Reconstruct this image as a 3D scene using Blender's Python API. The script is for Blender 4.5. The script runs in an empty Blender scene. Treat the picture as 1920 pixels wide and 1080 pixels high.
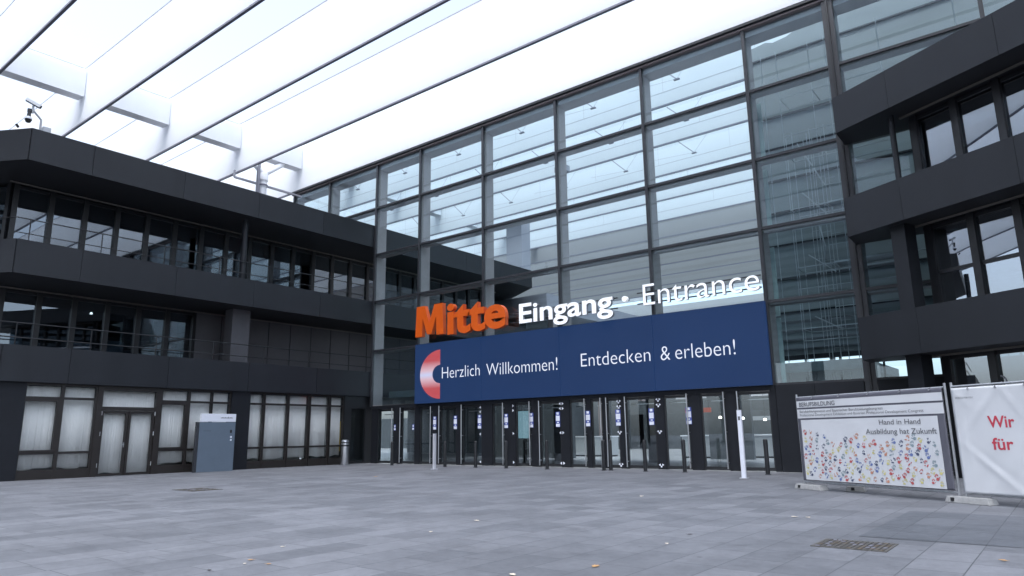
import bpy, math, random
from mathutils import Vector, Matrix
random.seed(7)
S = bpy.context.scene
COL = S.collection
# ------------------------------------------------------------------ camera
cam = bpy.data.cameras.new('camera'); camo = bpy.data.objects.new('camera', cam); COL.objects.link(camo)
cam.sensor_width = 36; cam.lens = 24.534; cam.clip_start = .05; cam.clip_end = 2000
YAW, PIT, ROL = -0.669196502, 0.207325864, -0.0136015600
f = Vector((math.sin(YAW)*math.cos(PIT), math.cos(YAW)*math.cos(PIT), math.sin(PIT)))
ri = Vector((math.cos(YAW), -math.sin(YAW), 0)); up = ri.cross(f)
r2 = ri*math.cos(ROL)+up*math.sin(ROL); u2 = -ri*math.sin(ROL)+up*math.cos(ROL)
camo.matrix_world = Matrix(((r2.x, u2.x, -f.x, 0), (r2.y, u2.y, -f.y, 0), (r2.z, u2.z, -f.z, 1.2), (0, 0, 0, 1)))
S.camera = camo
# ------------------------------------------------------------------ world, sun, exposure
W = bpy.data.worlds.new('World'); S.world = W; W.use_nodes = True
nt = W.node_tree; nt.nodes.clear()
sky = nt.nodes.new('ShaderNodeTexSky'); sky.sky_type = 'NISHITA'; sky.sun_disc = False
SUN_EL, SUN_ROT = 64, 164
sky.sun_elevation = math.radians(SUN_EL); sky.sun_rotation = math.radians(SUN_ROT)
sky.air_density = 1.0; sky.dust_density = 4.0
hs = nt.nodes.new('ShaderNodeHueSaturation'); hs.inputs['Saturation'].default_value = .42
bg = nt.nodes.new('ShaderNodeBackground'); bg.inputs['Strength'].default_value = .15
wo = nt.nodes.new('ShaderNodeOutputWorld')
cool = nt.nodes.new('ShaderNodeMix'); cool.data_type = 'RGBA'; cool.blend_type = 'MULTIPLY'; cool.inputs[0].default_value = 1
cool.inputs[7].default_value = (.92, .985, 1.07, 1)      # white balance of the overcast
nt.links.new(sky.outputs[0], hs.inputs['Color']); nt.links.new(hs.outputs[0], cool.inputs[6]); nt.links.new(cool.outputs[2], bg.inputs[0]); nt.links.new(bg.outputs[0], wo.inputs[0])
sl = bpy.data.lights.new('sun', 'SUN'); sl.energy = .5; sl.angle = math.radians(40); sl.color = (1, .98, .96)
so = bpy.data.objects.new('sun', sl); COL.objects.link(so)
# sky texture: rotation measured clockwise from +Y
sd = Vector((math.sin(math.radians(SUN_ROT))*math.cos(math.radians(SUN_EL)), math.cos(math.radians(SUN_ROT))*math.cos(math.radians(SUN_EL)), math.sin(math.radians(SUN_EL))))
so.rotation_euler = sd.to_track_quat('Z', 'Y').to_euler(); so.location = (0, -20, 40)
S.view_settings.view_transform = 'Standard'; S.view_settings.look = 'None'
EXPO = 1.6; EM = 2**-EXPO      # exposed for the shade under the canopy; EM keeps lamps and screens at their picture brightness
S.view_settings.exposure = EXPO; S.view_settings.gamma = 1
S.render.engine = 'CYCLES'
S.cycles.use_denoising = True
S.cycles.max_bounces = 12; S.cycles.diffuse_bounces = 5; S.cycles.glossy_bounces = 4
S.cycles.transparent_max_bounces = 24; S.cycles.transmission_bounces = 6
S.cycles.sample_clamp_indirect = 6; S.cycles.caustics_reflective = False; S.cycles.caustics_refractive = False

# ------------------------------------------------------------------ materials
def newmat(name):
    m = bpy.data.materials.new(name); m.use_nodes = True; t = m.node_tree; t.nodes.clear()
    out = t.nodes.new('ShaderNodeOutputMaterial'); return m, t, out
def N(t, kind, **kw):
    n = t.nodes.new(kind)
    for k, v in kw.items():
        if k in n.inputs: n.inputs[k].default_value = v
        else: setattr(n, k, v)
    return n
def pbr(name, col, rough=.5, metal=0, var=.0, scale=3.0, bump=0, island=0, emit=None, estr=0, spec=.5, stretch=(1, 1, 1)):
    m, t, out = newmat(name)
    p = N(t, 'ShaderNodeBsdfPrincipled', Roughness=rough, Metallic=metal)
    p.inputs['Specular IOR Level'].default_value = spec
    p.inputs['Base Color'].default_value = (*col, 1)
    t.links.new(p.outputs[0], out.inputs[0])
    if var or island:
        tc = N(t, 'ShaderNodeTexCoord'); mp = N(t, 'ShaderNodeMapping'); mp.inputs['Scale'].default_value = stretch
        nz = N(t, 'ShaderNodeTexNoise', Scale=scale, Detail=6, Roughness=.6)
        t.links.new(tc.outputs['Object'], mp.inputs[0]); t.links.new(mp.outputs[0], nz.inputs['Vector'])
        mr = N(t, 'ShaderNodeMapRange'); mr.inputs['From Min'].default_value = .3; mr.inputs['From Max'].default_value = .7
        mr.inputs['To Min'].default_value = 1-var; mr.inputs['To Max'].default_value = 1+var
        t.links.new(nz.outputs['Fac'], mr.inputs['Value']); last = mr.outputs[0]
        if island:
            g = N(t, 'ShaderNodeNewGeometry'); m2 = N(t, 'ShaderNodeMapRange')
            m2.inputs['To Min'].default_value = 1-island; m2.inputs['To Max'].default_value = 1+island
            t.links.new(g.outputs['Random Per Island'], m2.inputs['Value'])
            mm = N(t, 'ShaderNodeMath', operation='MULTIPLY'); t.links.new(last, mm.inputs[0]); t.links.new(m2.outputs[0], mm.inputs[1]); last = mm.outputs[0]
        vm = N(t, 'ShaderNodeVectorMath', operation='SCALE'); vm.inputs[0].default_value = col
        t.links.new(last, vm.inputs['Scale']); t.links.new(vm.outputs[0], p.inputs['Base Color'])
        rr = N(t, 'ShaderNodeMapRange'); rr.inputs['To Min'].default_value = max(.02, rough-.12*min(1, var*4)); rr.inputs['To Max'].default_value = min(1, rough+.12*min(1, var*4))
        t.links.new(nz.outputs['Fac'], rr.inputs['Value']); t.links.new(rr.outputs[0], p.inputs['Roughness'])
        if bump:
            b = N(t, 'ShaderNodeBump', Strength=bump, Distance=.02); t.links.new(nz.outputs['Fac'], b.inputs['Height']); t.links.new(b.outputs[0], p.inputs['Normal'])
    if emit:
        p.inputs['Emission Color'].default_value = (*emit, 1); p.inputs['Emission Strength'].default_value = estr*EM
    return m
def glassmat(name, tint, base=.05, gain=1.0, rough=.0):
    """architectural glass: tinted see-through with a mirror share that grows towards grazing angles"""
    m, t, out = newmat(name)
    tr = N(t, 'ShaderNodeBsdfTransparent'); tr.inputs[0].default_value = (*tint, 1)
    gl = N(t, 'ShaderNodeBsdfGlossy', Roughness=rough); gl.inputs[0].default_value = (.88, .94, 1, 1)
    geo = N(t, 'ShaderNodeNewGeometry'); dp = N(t, 'ShaderNodeVectorMath', operation='DOT_PRODUCT')
    t.links.new(geo.outputs['Incoming'], dp.inputs[0]); t.links.new(geo.outputs['True Normal'], dp.inputs[1])
    ab = N(t, 'ShaderNodeMath', operation='ABSOLUTE'); t.links.new(dp.outputs['Value'], ab.inputs[0])
    om = N(t, 'ShaderNodeMath', operation='SUBTRACT'); om.inputs[0].default_value = 1; t.links.new(ab.outputs[0], om.inputs[1])
    pw = N(t, 'ShaderNodeMath', operation='POWER'); pw.inputs[1].default_value = 5; t.links.new(om.outputs[0], pw.inputs[0])
    ma = N(t, 'ShaderNodeMath', operation='MULTIPLY_ADD', use_clamp=True); ma.inputs[1].default_value = gain*.9; ma.inputs[2].default_value = base
    # faint waviness of real panes
    tc = N(t, 'ShaderNodeTexCoord'); nz = N(t, 'ShaderNodeTexNoise', Scale=.7, Detail=1); b = N(t, 'ShaderNodeBump', Strength=.02, Distance=.05)
    t.links.new(tc.outputs['Object'], nz.inputs['Vector']); t.links.new(nz.outputs['Fac'], b.inputs['Height']); t.links.new(b.outputs[0], gl.inputs['Normal'])
    mx = N(t, 'ShaderNodeMixShader')
    t.links.new(pw.outputs[0], ma.inputs[0]); t.links.new(ma.outputs[0], mx.inputs[0])
    t.links.new(tr.outputs[0], mx.inputs[1]); t.links.new(gl.outputs[0], mx.inputs[2]); t.links.new(mx.outputs[0], out.inputs[0])
    return m
def membrane(name, col, trans, k=.5):
    m, t, out = newmat(name)
    tc = N(t, 'ShaderNodeTexCoord'); mp = N(t, 'ShaderNodeMapping'); mp.inputs['Scale'].default_value = (.15, 1, .5)
    nz = N(t, 'ShaderNodeTexNoise', Scale=2.0, Detail=5); t.links.new(tc.outputs['Object'], mp.inputs[0]); t.links.new(mp.outputs[0], nz.inputs['Vector'])
    mr = N(t, 'ShaderNodeMapRange'); mr.inputs['To Min'].default_value = .9; mr.inputs['To Max'].default_value = 1.05
    t.links.new(nz.outputs['Fac'], mr.inputs['Value'])
    vm = N(t, 'ShaderNodeVectorMath', operation='SCALE'); vm.inputs[0].default_value = col; t.links.new(mr.outputs[0], vm.inputs['Scale'])
    d = N(t, 'ShaderNodeBsdfDiffuse'); t.links.new(vm.outputs[0], d.inputs[0])
    tl = N(t, 'ShaderNodeBsdfTranslucent'); tl.inputs[0].default_value = (*trans, 1)
    mx = N(t, 'ShaderNodeMixShader'); mx.inputs[0].default_value = k
    t.links.new(d.outputs[0], mx.inputs[1]); t.links.new(tl.outputs[0], mx.inputs[2]); t.links.new(mx.outputs[0], out.inputs[0])
    return m
M = {}
M['fascia'] = pbr('dark_composite_panel', (.0128, .0148, .0195), .45, spec=.36, var=.13, scale=1.6, island=.12, stretch=(1, 1, .18))
M['soffit'] = pbr('dark_soffit', (.022, .023, .027), .6, var=.1)
M['frame'] = pbr('dark_window_frame', (.014, .015, .018), .4, var=.08)
M['gframe'] = pbr('brown_black_frame', (.017, .0135, .0125), .45, var=.1)
M['mull'] = pbr('dark_mullion_cap', (.028, .03, .036), .4, var=.1)
M['fin'] = pbr('grey_steel_fin', (.33, .28, .275), .5, var=.06)
M['glass'] = glassmat('hall_glass', (.85, .935, .96), .05, 1.0)
M['office_glass'] = glassmat('coated_office_glass', (.46, .54, .60), .15, 1.1)
M['mirror_glass'] = glassmat('reflecting_office_glass', (.40, .46, .50), .30, 1.1)
M['clear'] = glassmat('clear_shop_glass', (.96, .97, .97), .02, 1.0)
M['doorglass'] = glassmat('door_glass', (.88, .92, .93), .06, 1.0)
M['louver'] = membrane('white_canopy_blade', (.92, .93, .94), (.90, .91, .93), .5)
M['white'] = pbr('white_painted_steel', (.9, .9, .92), .5, var=.04)
M['bottom'] = pbr('grey_blade_edge', (.15, .15, .19), .5, var=.05)
M['seam'] = pbr('grey_frame_line', (.30, .30, .34), .5)
M['dullgrey'] = pbr('dull_grey_ceiling', (.55, .55, .57), .7, var=.12, scale=.6, stretch=(.1, 1, 1))
M['clad'] = pbr('dark_cladding', (.012, .0135, .018), .55, var=.1, spec=.25)
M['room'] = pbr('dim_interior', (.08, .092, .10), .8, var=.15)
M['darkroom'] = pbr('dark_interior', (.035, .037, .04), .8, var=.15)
M['floorin'] = pbr('foyer_floor', (.46, .47, .47), .25, var=.05)
M['curtain'] = pbr('pleated_curtain', (.9, .88, .86), .9, var=.015, scale=4, stretch=(1, 1, .1))
M['blind'] = pbr('grey_blind', (.10, .10, .11), .8, var=.06)
M['steel'] = pbr('brushed_steel', (.62, .63, .66), .28, metal=1, var=.05, scale=20, stretch=(1, 1, .05))
M['galv'] = pbr('galvanised_tube', (.40, .41, .43), .45, metal=.7, var=.12, scale=9)
M['alu'] = pbr('aluminium_post', (.56, .57, .62), .4, metal=.3, var=.04)
M['black'] = pbr('black_bollard_paint', (.012, .013, .016), .45, var=.1)
M['rail'] = pbr('dark_rail', (.012, .013, .016), .4)
M['track'] = pbr('bronze_track', (.16, .145, .13), .5)
M['orange'] = pbr('orange_letter', (.70, .105, .006), .45, var=.03)
M['orange_side'] = pbr('orange_return', (.60, .085, .006), .5)
M['letterwhite'] = pbr('lit_white_letter', (.85, .87, .9), .4, emit=(.92, .96, 1), estr=.4)
M['letterside'] = pbr('letter_return', (.20, .21, .24), .5)
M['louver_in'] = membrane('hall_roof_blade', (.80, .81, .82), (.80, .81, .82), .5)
M['shadeblade'] = membrane('shaded_blade', (.36, .35, .35), (.26, .26, .26), .4)  # shade of an unbuilt solid roof put into the blade colour
M['led'] = None
M['ledtext'] = pbr('led_text', (.1, .1, .1), .6, emit=(.80, .84, 1), estr=.95)
M['kiosk'] = pbr('blue_grey_lacquer', (.115, .15, .195), .4, var=.05)
M['kioskdark'] = pbr('kiosk_side', (.03, .033, .04), .5)
M['kioskwhite'] = pbr('kiosk_header', (.72, .74, .82), .45)
M['greyink'] = pbr('grey_ink', (.12, .125, .14), .7)
M['redink'] = pbr('red_ink', (.50, .045, .075), .7)
M['banner'] = pbr('banner_cloth', (.60, .61, .635), .6, var=.03, scale=1.5)
M['bannergrey'] = pbr('banner_grey', (.10, .10, .125), .65, var=.05)
M['concrete'] = pbr('concrete_foot', (.30, .30, .30), .9, var=.15, scale=12, bump=.3)
M['grate'] = pbr('cast_iron', (.07, .065, .06), .7, var=.4, scale=25)
M['screen'] = pbr('lit_screen', (.05, .05, .05), .4, emit=(.25, .42, .50), estr=.8)
M['sticker'] = pbr('white_sticker', (.75, .77, .85), .6)
M['stickerblue'] = pbr('blue_sticker', (.06, .09, .35), .6)
M['lamp'] = pbr('lit_lamp', (.8, .8, .8), .5, emit=(1, .95, .85), estr=6)
M['warm'] = pbr('glowing_wall', (.40, .30, .08), .7, var=.2, emit=(.5, .36, .08), estr=.12)  # wall patch glows faintly in place of light inside the corridor
M['pale'] = pbr('pale_green_panel', (.33, .39, .38), .35, var=.08)
M['scaff'] = pbr('scaffold_tube', (.34, .35, .36), .5, metal=.2, var=.1)
M['tarp'] = pbr('grey_green_sheeting', (.19, .205, .21), .75, var=.16, scale=1.2, stretch=(.25, 1, 1))
M['dark'] = pbr('plain_black', (.008, .008, .01), .6)
M['counter'] = pbr('pale_counter', (.42, .44, .45), .4)
M['redglow'] = pbr('red_sign', (.3, .05, .03), .6, emit=(.8, .12, .06), estr=.25)
M['leafa'] = pbr('dry_leaf', (.42, .24, .10), .8, var=.2, scale=20)
M['leafb'] = pbr('pale_leaf', (.60, .52, .42), .8, var=.2, scale=20)
M['leafc'] = pbr('dark_leaf', (.04, .03, .03), .8)
M['bark'] = pbr('bark', (.09, .07, .05), .9, var=.3)
M['foliage'] = pbr('foliage', (.055, .075, .025), .7, island=.5, var=.2)
# LED wall: pixel modules in deep blue
def ledmat():
    m, t, out = newmat('blue_led_wall')
    p = N(t, 'ShaderNodeBsdfPrincipled', Roughness=.55); p.inputs['Specular IOR Level'].default_value = .15; p.inputs['Base Color'].default_value = (.006, .007, .012, 1)
    tc = N(t, 'ShaderNodeTexCoord'); nz = N(t, 'ShaderNodeTexNoise', Scale=.35, Detail=2); t.links.new(tc.outputs['Object'], nz.inputs['Vector'])
    mr = N(t, 'ShaderNodeMapRange'); mr.inputs['To Min'].default_value = .85*EM; mr.inputs['To Max'].default_value = 1.15*EM
    t.links.new(nz.outputs['Fac'], mr.inputs['Value'])
    p.inputs['Emission Color'].default_value = (.012, .036, .115, 1); t.links.new(mr.outputs[0], p.inputs['Emission Strength'])
    t.links.new(p.outputs[0], out.inputs[0]); return m
M['led'] = ledmat()
def logomat():
    # the emblem itself is drawn on the screen red - white - red from top to bottom
    m, t, out = newmat('emblem_red_white')
    p = N(t, 'ShaderNodeBsdfPrincipled', Roughness=.6); p.inputs['Base Color'].default_value = (.05, .05, .05, 1)
    tc = N(t, 'ShaderNodeTexCoord'); sx = N(t, 'ShaderNodeSeparateXYZ'); cr = N(t, 'ShaderNodeValToRGB')
    mr = N(t, 'ShaderNodeMapRange'); mr.inputs['From Min'].default_value = -1.07; mr.inputs['From Max'].default_value = 1.07
    e = cr.color_ramp.elements; e[0].position = .22; e[0].color = (.52, .045, .06, 1); e[1].position = .78; e[1].color = (.52, .045, .06, 1)
    n1 = e.new(.42); n1.color = (.72, .50, .60, 1); n2 = e.new(.5); n2.color = (.60, .66, .95, 1); n3 = e.new(.58); n3.color = (.72, .50, .60, 1)
    t.links.new(tc.outputs['Object'], sx.inputs[0]); t.links.new(sx.outputs['Z'], mr.inputs['Value']); t.links.new(mr.outputs[0], cr.inputs[0])
    t.links.new(cr.outputs[0], p.inputs['Emission Color']); p.inputs['Emission Strength'].default_value = .9*EM
    t.links.new(p.outputs[0], out.inputs[0]); return m
M['emblem'] = logomat()
def paving(name, c1, c2, joint):
    m, t, out = newmat(name)
    p = N(t, 'ShaderNodeBsdfPrincipled'); p.inputs['Specular IOR Level'].default_value = .4
    tc = N(t, 'ShaderNodeTexCoord'); mp = N(t, 'ShaderNodeMapping'); mp.inputs['Rotation'].default_value = (0, 0, math.radians(90))
    t.links.new(tc.outputs['Object'], mp.inputs[0])
    br = N(t, 'ShaderNodeTexBrick', Scale=1.0); br.offset = .5; br.squash = .66; br.squash_frequency = 3
    br.inputs['Color1'].default_value = (0, 0, 0, 1); br.inputs['Color2'].default_value = (1, 1, 1, 1); br.inputs['Mortar'].default_value = (.5, .5, .5, 1)
    br.inputs['Mortar Size'].default_value = .006; br.inputs['Mortar Smooth'].default_value = .2; br.inputs['Bias'].default_value = 0
    br.inputs['Brick Width'].default_value = .92; br.inputs['Row Height'].default_value = .46
    t.links.new(mp.outputs[0], br.inputs['Vector'])
    n1 = N(t, 'ShaderNodeTexNoise', Scale=.25, Detail=4); n2 = N(t, 'ShaderNodeTexNoise', Scale=9, Detail=8, Roughness=.7)
    n3 = N(t, 'ShaderNodeTexNoise', Scale=1.6, Detail=6, Roughness=.65)
    for n in (n1, n2, n3): t.links.new(tc.outputs['Object'], n.inputs['Vector'])
    mx = N(t, 'ShaderNodeMix', data_type='RGBA'); mx.inputs[6].default_value = (*c1, 1); mx.inputs[7].default_value = (*c2, 1)
    t.links.new(br.outputs['Color'], mx.inputs[0])
    # large soft patches, medium stains and fine grain multiply the slab tone
    def rng(src, lo, hi, a=.3, b=.7):
        r = N(t, 'ShaderNodeMapRange'); r.inputs['From Min'].default_value = a; r.inputs['From Max'].default_value = b
        r.inputs['To Min'].default_value = lo; r.inputs['To Max'].default_value = hi; t.links.new(src, r.inputs['Value']); return r.outputs[0]
    def mul(a, b):
        q = N(t, 'ShaderNodeMath', operation='MULTIPLY'); t.links.new(a, q.inputs[0]); t.links.new(b, q.inputs[1]); return q.outputs[0]
    k = mul(mul(rng(n1.outputs['Fac'], .88, 1.10), rng(n2.outputs['Fac'], .86, 1.12)), rng(n3.outputs['Fac'], .84, 1.12))
    # trodden gum spots and darker stains
    vo = N(t, 'ShaderNodeTexVoronoi', Scale=1.1); t.links.new(tc.outputs['Object'], vo.inputs['Vector'])
    k = mul(k, rng(vo.outputs['Distance'], .62, 1.0, .025, .04))
    n4 = N(t, 'ShaderNodeTexNoise', Scale=.7, Detail=5, Roughness=.7); t.links.new(tc.outputs['Object'], n4.inputs['Vector'])
    k = mul(k, rng(n4.outputs['Fac'], .80, 1.0, .34, .44))
    vs = N(t, 'ShaderNodeVectorMath', operation='SCALE'); t.links.new(mx.outputs[2], vs.inputs[0]); t.links.new(k, vs.inputs['Scale'])
    mj = N(t, 'ShaderNodeMix', data_type='RGBA'); mj.inputs[7].default_value = (*joint, 1)
    t.links.new(br.outputs['Fac'], mj.inputs[0]); t.links.new(vs.outputs[0], mj.inputs[6]); t.links.new(mj.outputs[2], p.inputs['Base Color'])
    t.links.new(rng(n3.outputs['Fac'], .58, .85), p.inputs['Roughness'])
    b = N(t, 'ShaderNodeBump', Strength=.4, Distance=.005); h = N(t, 'ShaderNodeMath', operation='SUBTRACT')
    t.links.new(n2.outputs['Fac'], h.inputs[0]); t.links.new(br.outputs['Fac'], h.inputs[1]); t.links.new(h.outputs[0], b.inputs['Height']); t.links.new(b.outputs[0], p.inputs['Normal'])
    t.links.new(p.outputs[0], out.inputs[0]); return m
M['paving'] = paving('stone_paving', (.106, .111, .125), (.149, .154, .171), (.060, .064, .072))
M['paving_dark'] = paving('dark_stone_paving', (.082, .089, .103), (.104, .111, .127), (.052, .056, .064))

# ------------------------------------------------------------------ mesh helper
class MB:
    def __init__(s): s.v = []; s.f = []; s.m = []; s.mats = []
    def mi(s, mat):
        if mat not in s.mats: s.mats.append(mat)
        return s.mats.index(mat)
    def face(s, pts, mat):
        i = len(s.v); s.v += [tuple(p) for p in pts]; s.f.append(tuple(range(i, i+len(pts)))); s.m.append(s.mi(mat))
    def hexa(s, b, t, mat):
        """prism between two equal-length rings (bottom ccw seen from above)"""
        i = len(s.v); n = len(b); s.v += [tuple(p) for p in b]+[tuple(p) for p in t]; k = s.mi(mat)
        s.f.append(tuple(reversed(range(i, i+n)))); s.m.append(k)
        s.f.append(tuple(range(i+n, i+2*n))); s.m.append(k)
        for j in range(n):
            a = (j+1) % n; s.f.append((i+j, i+a, i+n+a, i+n+j)); s.m.append(k)
        return s
    def box(s, x0, x1, y0, y1, z0, z1, mat):
        if x0 > x1: x0, x1 = x1, x0
        if y0 > y1: y0, y1 = y1, y0
        return s.hexa([(x0, y0, z0), (x1, y0, z0), (x1, y1, z0), (x0, y1, z0)], [(x0, y0, z1), (x1, y0, z1), (x1, y1, z1), (x0, y1, z1)], mat)
    def prism(s, poly, z0, z1, mat):
        a = sum(poly[i][0]*poly[(i+1) % len(poly)][1]-poly[(i+1) % len(poly)][0]*poly[i][1] for i in range(len(poly)))
        if a < 0: poly = poly[::-1]
        return s.hexa([(p[0], p[1], z0) for p in poly], [(p[0], p[1], z1) for p in poly], mat)
    def obox(s, o, d, n, u0, u1, w0, w1, z0, z1, mat):
        """box in a rotated ground frame: origin o, along d, across n"""
        P = [(u0, w0), (u1, w0), (u1, w1), (u0, w1)]
        return s.prism([(o[0]+d[0]*u+n[0]*w, o[1]+d[1]*u+n[1]*w) for u, w in P], z0, z1, mat)
    def bar(s, a, b, r, mat, n=8, r2=None):
        a = Vector(a); b = Vector(b); d = (b-a).normalized(); q = d.orthogonal().normalized(); w = d.cross(q); r2 = r if r2 is None else r2
        c = [(math.cos(2*math.pi*k/n), math.sin(2*math.pi*k/n)) for k in range(n)]
        return s.hexa([a+q*x*r+w*y*r for x, y in c], [b+q*x*r2+w*y*r2 for x, y in c], mat)
    def sqbar(s, a, b, r, mat): return s.bar(a, b, r*1.414, mat, 4)
    def lathe(s, c, prof, mat, n=24):
        i = len(s.v); k = s.mi(mat)
        for r, z in prof:
            for j in range(n): s.v.append((c[0]+r*math.cos(2*math.pi*j/n), c[1]+r*math.sin(2*math.pi*j/n), c[2]+z))
        for a in range(len(prof)-1):
            for j in range(n):
                b = (j+1) % n; s.f.append((i+a*n+j, i+a*n+b, i+(a+1)*n+b, i+(a+1)*n+j)); s.m.append(k)
        s.f.append(tuple(reversed(range(i, i+n)))); s.m.append(k)
        m = i+(len(prof)-1)*n; s.f.append(tuple(range(m, m+n))); s.m.append(k); return s
    def build(s, name, parent=None, loc=None, smooth=False, bevel=0, label=None):
        o = Vector(loc) if loc is not None else (Vector(parent['_o']) if parent is not None and '_o' in parent else Vector((0, 0, 0)))
        me = bpy.data.meshes.new(name); me.from_pydata([Vector(p)-o for p in s.v], [], s.f)
        for m in s.mats: me.materials.append(M[m])
        me.polygons.foreach_set('material_index', s.m)
        if smooth: me.polygons.foreach_set('use_smooth', [True]*len(s.f))
        me.update(); ob = bpy.data.objects.new(name, me); COL.objects.link(ob)
        if smooth:
            md = ob.modifiers.new('edges', 'EDGE_SPLIT'); md.split_angle = math.radians(40)
        if bevel:
            md = ob.modifiers.new('bevel', 'BEVEL'); md.width = bevel; md.segments = 2; md.limit_method = 'ANGLE'
        if parent is not None:
            ob.parent = parent; po = Vector(parent['_o']); ob.location = o-po; ob['_o'] = tuple(o)
        else: ob.location = o; ob['_o'] = tuple(o)
        if label: ob['label'] = label
        return ob
def tag(o, label, cat, group=None):
    o['label'] = label; o['category'] = cat
    if group: o['group'] = group
    return o
def thing(name, loc, label, cat, group=None):
    o = bpy.data.objects.new(name, None); COL.objects.link(o); o.location = loc; o['_o'] = tuple(loc); o.empty_display_size = .3
    return tag(o, label, cat, group)
def struct(o): o['kind'] = 'structure'; return o
def dup(root, loc, rz=None, label=None):
    r = root.copy(); COL.objects.link(r); r.location = loc
    if rz is not None: r.rotation_euler = (0, 0, rz)
    if label: r['label'] = label
    for ch in list(root.children):
        c = ch.copy(); COL.objects.link(c); c.parent = r
        for g in list(ch.children):
            d = g.copy(); COL.objects.link(d); d.parent = c
    return r
def textmesh(body, bold=0.0, extrude=0.0, bevel=0.0, res=6):
    cu = bpy.data.curves.new('txt', 'FONT'); cu.body = body; cu.size = 1
    cu.offset = bold; cu.extrude = extrude; cu.bevel_depth = bevel; cu.bevel_resolution = 1; cu.resolution_u = res
    o = bpy.data.objects.new('txt', cu); COL.objects.link(o); bpy.context.view_layer.update()
    me = bpy.data.meshes.new_from_object(o.evaluated_get(bpy.context.evaluated_depsgraph_get()))
    bpy.data.objects.remove(o); bpy.data.curves.remove(cu); return me
def place_text(body, x0, x1, zb, cap, mapf, mat, name, parent, bold=0, depth=.0, capglyph='H', bevel=0.0, side=None, loc=None, split=False):
    """lettering fitted to u range x0..x1, baseline zb and capital height cap; mapf(u, z, depth) gives the world point"""
    ref = textmesh(capglyph, bold); ch = max(v.co.y for v in ref.vertices); bpy.data.meshes.remove(ref)
    me = textmesh(body, bold, .5 if depth else 0, 0)
    xs = [v.co.x for v in me.vertices]; a, b = min(xs), max(xs); sx = (x1-x0)/(b-a); sz = cap/ch
    pts = [(x0+(v.co.x-a)*sx, zb+v.co.y*sz, v.co.z*depth) for v in me.vertices]
    faces = [tuple(p.vertices) for p in me.polygons]; nz = [p.normal.z for p in me.polygons]
    bpy.data.meshes.remove(me)
    groups = [list(range(len(faces)))]
    if split:
        par = list(range(len(pts)))
        def fd(i):
            while par[i] != i: par[i] = par[par[i]]; i = par[i]
            return i
        key = {}
        for i, p in enumerate(pts):
            k = tuple(round(c, 4) for c in p)
            if k in key: par[fd(i)] = fd(key[k])
            else: key[k] = i
        for fc in faces:
            for i in fc[1:]: par[fd(i)] = fd(fc[0])
        isl = {}
        for k, fc in enumerate(faces): isl.setdefault(fd(fc[0]), []).append(k)
        items = []
        for k, fl in isl.items():
            us = [pts[i][0] for q in fl for i in faces[q]]; items.append([min(us), max(us), fl])
        items.sort(key=lambda q: q[0]); out = []
        for it in items:
            if out and it[0] < out[-1][1]-.3*(it[1]-it[0]): out[-1][1] = max(out[-1][1], it[1]); out[-1][2] += it[2]
            else: out.append(it)
        groups = [q[2] for q in out]
    res = []
    for g in groups:
        mb = MB()
        for q in g:
            fc = faces[q]; mt = mat if (side is None or nz[q] > .5) else side
            mb.face([mapf(*pts[i]) for i in fc], mt)
        res.append(mb.build(name, parent, loc=loc))
    return res

# ================================================================== SETTING: ground
g = MB(); g.face([(-300, -300, 0), (300, -300, 0), (300, 21.7, 0), (-300, 21.7, 0)], 'paving'); struct(g.build('plaza_ground'))
g = MB(); g.face([(-300, 21.7, 0), (300, 21.7, 0), (300, 300, 0), (-300, 300, 0)], 'floorin'); struct(g.build('foyer_floor'))
g = MB(); g.face([(-2.15, 9.1, .004), (1.6, 9.1, .004), (1.6, 12.25, .004), (-2.15, 12.25, .004)], 'paving_dark'); struct(g.build('dark_paving_patch'))

# ================================================================== CANOPY
FY = [3.17+3.748*k for k in range(-2, 18)]      # blade lines; #5 stands on the facade plane
can = thing('canopy_roof', (-14, 14, 14.8), 'huge white canopy of deep parallel roof blades over the plaza and hall', 'canopy')
for k, y in enumerate(FY):
    if y > 65: break
    in_shade = y > 43  # rear blades take the darker colour that stands for roof shade
    mb = MB(); mt = 'shadeblade' if in_shade else ('louver' if y < 22.5 else 'louver_in')
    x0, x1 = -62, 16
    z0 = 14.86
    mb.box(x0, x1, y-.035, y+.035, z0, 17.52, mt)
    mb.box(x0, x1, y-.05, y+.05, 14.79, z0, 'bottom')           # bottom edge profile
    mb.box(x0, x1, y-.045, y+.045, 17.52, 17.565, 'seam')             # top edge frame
    if not in_shade and y > 22.5:
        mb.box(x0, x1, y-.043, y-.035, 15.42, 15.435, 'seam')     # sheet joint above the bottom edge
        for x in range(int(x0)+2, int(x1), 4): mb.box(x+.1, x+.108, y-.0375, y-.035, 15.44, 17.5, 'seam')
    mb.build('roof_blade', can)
for k, y in enumerate(FY[:-1]):
    if y > 43 or y < -1: continue
    yn = FY[k+1]
    for X in (-32.9, -46.0):
        mb = MB(); mb.box(X, X+.6, y+.08, yn-.08, 16.09, 17.32, 'louver'); mb.box(X, X+.6, y+.08, yn-.08, 16.06, 16.088, 'white')
        mb.box(X+.15, X+.45, y+.1, yn-.1, 17.34, 17.42, 'white')
        mb.box(X+.1, X+.18, y+.09, yn-.09, 17.54, 17.58, 'bottom')
        mb.build('cross_beam', can)
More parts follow.
